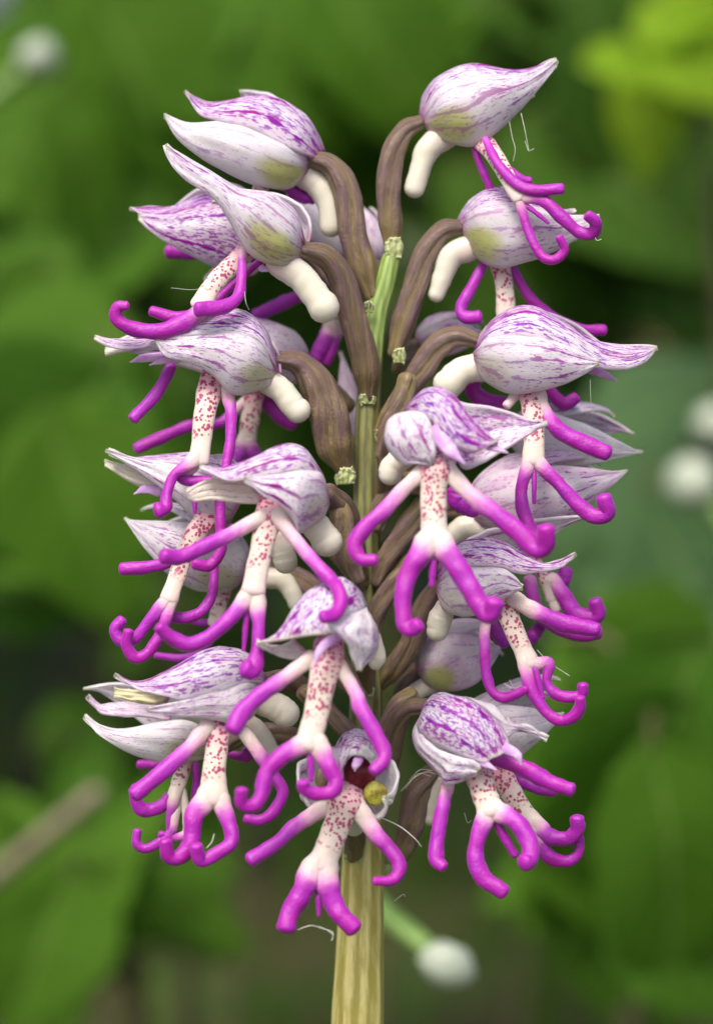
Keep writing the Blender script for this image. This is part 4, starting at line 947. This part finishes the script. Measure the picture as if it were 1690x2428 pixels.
plant('leafy_plant', 'dark green leafy plant beside the top right bloom', 'plant', (1300, 1600), -380,
      [(1290, 90, 0, 110, -20, .6), (1420, 230, 20, 110, -60, .8), (1250, 330, -20, 100, 230, .5), (1400, 420, 20, 110, -35, .8), (1520, 300, -20, 100, 20, .4), (1300, 620, 10, 100, -70, .5), (1480, 600, 0, 110, -30, .7), (1560, 760, 10, 90, -80, .5), (1400, 760, -40, 90, 200, .4)], 'leaf_dark', G)
plant('leafy_plant', 'bright green leafy plant beside the left blooms', 'plant', (150, 1800), -260,
      [(70, 820, 0, 75, 200, .7), (200, 900, -10, 80, -30, .8), (90, 1020, 10, 85, 230, .8), (190, 1160, 20, 80, -70, 1.0), (60, 1180, 0, 70, 180, .5), (250, 1020, -30, 60, 10, .6), (20, 950, -20, 70, 120, .4)], 'leaf', G)
plant('leafy_plant', 'low bright green plant beside the lower left blooms', 'plant', (180, 2250), -230,
      [(60, 1960, 0, 60, 110, .6), (180, 2000, 10, 56, 60, .8), (90, 2140, 20, 56, 250, .9), (260, 1900, -10, 60, 80, .5), (430, 2030, -30, 45, -20, .7), (220, 1760, -60, 50, 60, .5), (330, 1790, -60, 40, 120, .5)], 'leaf', G)
plant('leafy_plant', 'broad mid green leaves beside the lower right blooms', 'plant', (1450, 2280), -170,
      [(1440, 1800, 0, 100, -110, 1.2), (1560, 1700, -20, 90, 20, .7), (1540, 1980, 10, 85, -75, 1.0), (1380, 1960, -10, 60, -140, .6)], 'leaf', G)
plant('leafy_plant', 'bluish green leafy plant beside the right middle blooms', 'plant', (1500, 1950), -320,
      [(1480, 1180, 0, 90, 20, .6), (1560, 1330, 10, 90, -60, .9), (1420, 1380, 0, 80, -100, .6), (1540, 1500, 20, 80, 40, .6), (1500, 900, -20, 70, 30, .5), (1420, 1010, -40, 60, 160, .5)], 'leaf_blue', G)
plant('leafy_plant', 'shaded green leafy plant far behind the middle of the spike', 'plant', (420, 1500), -520,
      [(380, 560, 0, 110, 190, .5), (330, 780, 0, 110, -20, .4), (560, 560, 0, 120, -60, .5), (700, 800, 0, 120, 30, .5), (480, 950, 0, 120, 230, .5), (620, 1100, 0, 120, -30, .4), (330, 1330, 0, 100, 10, .4)], 'leaf_dark', G)
plant('leafy_plant', 'shaded green leafy plant far behind the right blooms', 'plant', (1100, 1600), -560,
      [(1150, 480, 0, 120, -40, .5), (1020, 640, 0, 120, 200, .4), (1250, 850, 0, 120, -10, .5), (1350, 1100, 0, 110, 230, .5), (1100, 1100, 0, 120, 40, .4), (1300, 1350, 0, 110, -60, .4)], 'leaf_dark', G)

# thicket beyond
def thicket():
    r = random.Random(21); vv, ff, tv = [], [], []
    for k in range(11000):
        if k < 7000:
            y = r.uniform(.75, 2.4); x = r.uniform(-1.0, 1.0) * (.5 + y * .5); z = r.uniform(.12, .95) * (.55 + .5 * y)
        else:                                  # unseen leaves overhead, added to shade the background
            y = r.uniform(.42, 2.2); x = r.uniform(-1.1, 1.1); z = .72 + .35 * y * r.random() + r.random() * .25
        gap = mnoise.noise(Vector((x * 4, y * 2, z * 4)))
        if gap < -.28: continue
        L = r.uniform(.04, .09); W = L * r.uniform(.3, .42)
        yd = Vector((r.uniform(-1, 1), r.uniform(-1, 1), r.uniform(-.8, .3))); zd = Vector((r.uniform(-.5, .5), r.uniform(-.9, .3), 1))
        Mx = frame(yd, zd); n = len(vv)
        for (a_, b_, c_) in ((0, 0, 0), (-W * .8, L * .35, .1 * W), (0, L * .4, -.1 * W), (W * .8, L * .35, .1 * W), (-W * .6, L * .7, .05 * W), (0, L * .72, -.15 * W), (W * .6, L * .7, .05 * W), (0, L, -.3 * W)):
            vv.append(Vector((x, y, z)) + Mx @ Vector((a_, b_, c_))); tv.append((b_ / L, a_ / W, 0))
        ff += [(n, n + 2, n + 1), (n, n + 3, n + 2), (n + 1, n + 2, n + 5, n + 4), (n + 2, n + 3, n + 6, n + 5), (n + 4, n + 5, n + 7), (n + 5, n + 6, n + 7)]
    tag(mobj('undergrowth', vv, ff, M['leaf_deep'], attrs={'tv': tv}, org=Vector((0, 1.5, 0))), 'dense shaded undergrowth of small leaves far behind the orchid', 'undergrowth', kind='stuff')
thicket()
def grass():
    r = random.Random(5); vv, ff, tv = [], [], []
    for k in range(5000):
        y = r.uniform(.12, 1.6); x = r.uniform(-.5, .5) * (.35 + y)
        if mnoise.noise(Vector((x * 6, y * 6, 0))) < .02: continue
        g = ground_height(x, y); h = r.uniform(.03, .12); a_ = r.uniform(0, 6.28); ln = r.uniform(.1, .7) * h
        dx, dy = math.cos(a_) * ln, math.sin(a_) * ln; wx, wy = -math.sin(a_) * .0016, math.cos(a_) * .0016
        n = len(vv)
        for t in (0, .5, .8):
            for s in (-1, 1): vv.append(Vector((x + dx * t * t + wx * s * (1 - t * .7), y + dy * t * t + wy * s * (1 - t * .7), g + h * t))); tv.append((t, s, 0))
        vv.append(Vector((x + dx, y + dy, g + h * .95))); tv.append((1, 0, 0))
        ff += [(n, n + 1, n + 3, n + 2), (n + 2, n + 3, n + 5, n + 4), (n + 4, n + 5, n + 6)]
    tag(mobj('grass', vv, ff, M['leaf'], attrs={'tv': tv}, org=Vector((0, .8, 0))), 'thin green grass blades on the forest floor', 'grass', kind='stuff')
grass()

# ------------------------------------------------------------------ small pale things between the leaves
def blobw(name, par, C, A, mat, n=.1, tilt=0.0):
    vv = []; ff = []; sg, rg = 16, 10; sd_ = rng.random() * 9
    rot = Matrix.Rotation(tilt, 3, FWD)
    for i in range(rg + 1):
        ph = math.pi * i / rg
        for k in range(sg):
            th = 2 * math.pi * k / sg
            d = Vector((math.sin(ph) * math.cos(th), math.sin(ph) * math.sin(th), math.cos(ph)))
            d = d * (1 + n * mnoise.noise(d * 2 + Vector((sd_, 0, 0))))
            vv.append(C + rot @ Vector((d.x * A[0], d.y * A[1], d.z * A[2])))
    for i in range(rg):
        for k in range(sg):
            a_ = i * sg + k; b2 = i * sg + (k + 1) % sg; ff.append((a_, a_ + sg, b2 + sg, b2))
    return mobj(name, vv, ff, mat, par)
M['white'] = mat_plain('white_petal', rgb(.46, .50, .40), rgb(.34, .40, .31), 300, .5, .2)
M['greenstalk'] = mat_plain('green_stalk', srgb(96, 128, 62), srgb(128, 158, 86), 300, .5, .1)
M['straw'] = mat_plain('straw', srgb(126, 110, 96), srgb(150, 138, 116), 200, .7)
def bud(label, x, y, d, A, tilt, path):
    C = P(0, x, y, d); pts = [P(0, a_, b_, c_) for a_, b_, c_ in path]
    g = pts[0].copy(); g.z = ground_height(g.x, g.y) - .003
    e = tag(empty('flower_bud', Vector((g.x, g.y, g.z + .003))), label, 'flower bud', 'pale buds behind the orchid')
    v, f, a = sweep([g] + pts + [C], [A[0] * .42] * len(pts) + [A[0] * .45, A[0] * .4], n=26, seg=10)
    mobj('stalk', v, f, M['greenstalk'], e, {'tv': a})
    blobw('bud', e, C, A, M['white'], .12, tilt)
    return e
bud('white oval bud nodding on a green stalk behind the orchid stem', 1003, 2165, -70, (.0031, .0025, .0024), R_(25), [(815, 2290, -75), (812, 2110, -75), (850, 2030, -74), (930, 2095, -72)])
bud('pale bud added as a soft light spot beside the sepals of the right middle blooms', 1552, 1082, -240, (.0046, .0058, .0044), 0, [(1760, 1400, -240), (1640, 1190, -240)])  # added bud in place of a blurred spot of light
bud('pale bud added as a bright light spot at the left of the topmost leaves', 88, 130, -250, (.0036, .0075, .0035), R_(-15), [(-220, 600, -250), (-60, 260, -250)])  # added bud where a bright gap shows between the leaves
bud('small pale bud added as a light spot below the pink hoods on the right', 1600, 950, -260, (.0036, .0050, .0036), 0, [(1800, 1300, -260), (1680, 1060, -260)])  # another added bud for a bright spot at the edge
a0, a1 = P(9, 228, 1882, -210), P(9, -60, 2120, -230)
gp = a1 + (a1 - a0) * (a1.z / (a0.z - a1.z)); gp.z = ground_height(gp.x, gp.y)
e = tag(empty('dry_stalk', gp), 'pale dry stalk leaning beside the lower left blooms', 'dry stalk')
v, f, a = sweep([gp - Vector((0, 0, .005)), gp.lerp(a1, .5), gp.lerp(a1, .8), a1, a0], [.0019, .0019, .0018, .0017, .0014], n=20, seg=10, wob=.15); mobj('shaft', v, f, M['straw'], e, {'tv': a})
M['leaf_sunlit'] = mat_leaf('sunlit_leaf', rgb(.20, .40, .012), rgb(.30, .50, .02), rgb(.38, .55, .03), .5)  # lighter, yellower leaf green with the sunlight put into the colour
LEAFS['leaf_sunlit'] = []
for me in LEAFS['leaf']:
    m2 = me.copy(); m2.materials.clear(); m2.materials.append(M['leaf_sunlit']); LEAFS['leaf_sunlit'].append(m2)
plant('sapling', 'sapling of leaves coloured sunlit yellow green beyond the topmost right bloom', 'sapling', (1640, 1500), -270,
      [(1530, 20, 0, 42, 30, .9), (1590, 130, 0, 48, -40, .9), (1610, 40, -20, 46, 60, .9)], 'leaf_sunlit')

# ------------------------------------------------------------------ silk and hairs caught on the blooms
def thread(t, pts, d, r, where):
    pp = [P(t, x, y, d + rng.uniform(-.3, .3)) for x, y in pts]
    v, f, a = sweep(pp, [r / 1000] * len(pp), n=5 * len(pp), seg=6)
    return tag(mobj('silk_thread', v, f, M['silk'], attrs={'tv': a}), where, 'thread', 'silk threads on the blooms')
WH = ['long curved white thread running right from the lowest bloom', 'white silk strand between the two leg lobes of the lowest bloom', 'short silk strand at the right leg lobe of the lowest bloom'] + \
     ['faint silk strand hanging under the topmost right hood'] * 3 + ['tiny silk strand at the curled lobe beside the second right hood'] + \
     ['fine silk strand beside the thin arm lobe above the striped hood'] * 2 + ['fine silk strand beside the spotted lip above the looped lobes'] * 2 + \
     ['pale hair on the withered stalk left of the striped hood'] * 3 + ['short pale strand beside the lip under the striped hood', 'short pale hair at the bent arm lobe under the upswept sepal', 'short curled pale thread between the leg lobes of the bottom left bloom',
      'faint vertical silk strand under the smooth third hood on the right', 'short pale strand floating beside the lower stem', 'faint silk strand left of the lip below the upswept sepal']
for t, pts, d, r in ((8, [(350, 655), (480, 710), (560, 770), (595, 812)], 9.5, .035), (7, [(1050, 1008), (1110, 988), (1160, 1000), (1215, 1020), (1212, 1058)], 12.8, .022), (7, [(1150, 992), (1190, 1010), (1220, 1032)], 12.8, .02),
                     (2, [(760, 400), (775, 480), (790, 540), (780, 600)], 3, .02), (2, [(820, 360), (840, 450), (858, 550), (840, 500)], 3, .024), (2, [(858, 550), (885, 538)], 3, .02), (2, [(1185, 960), (1200, 1000), (1225, 995)], 6, .02),
                     (6, [(900, 960), (950, 985), (1010, 960)], 8, .02), (6, [(930, 940), (960, 1000), (940, 960)], 8, .018), (6, [(1080, 780), (1150, 850), (1250, 915)], 8, .02), (6, [(1210, 890), (1255, 920)], 8, .022),
                     (8, [(500, 550), (560, 490), (620, 460), (660, 470)], 4, .024), (8, [(520, 540), (580, 470), (640, 480)], 4, .02), (8, [(540, 500), (590, 450), (650, 455)], 4, .02), (8, [(800, 655), (815, 700), (832, 690)], 8, .022),
                     (1, [(868, 1350), (875, 1410), (892, 1448)], 8, .02), (7, [(620, 620), (645, 590), (655, 555)], 12, .03), (4, [(1195, 400), (1200, 560)], 6, .012), (8, [(470, 1070), (510, 1040), (520, 1050)], 3, .02), (1, [(640, 1330), (580, 1340), (470, 1330)], 6, .012)):
    thread(t, pts, d, r, WH.pop(0))
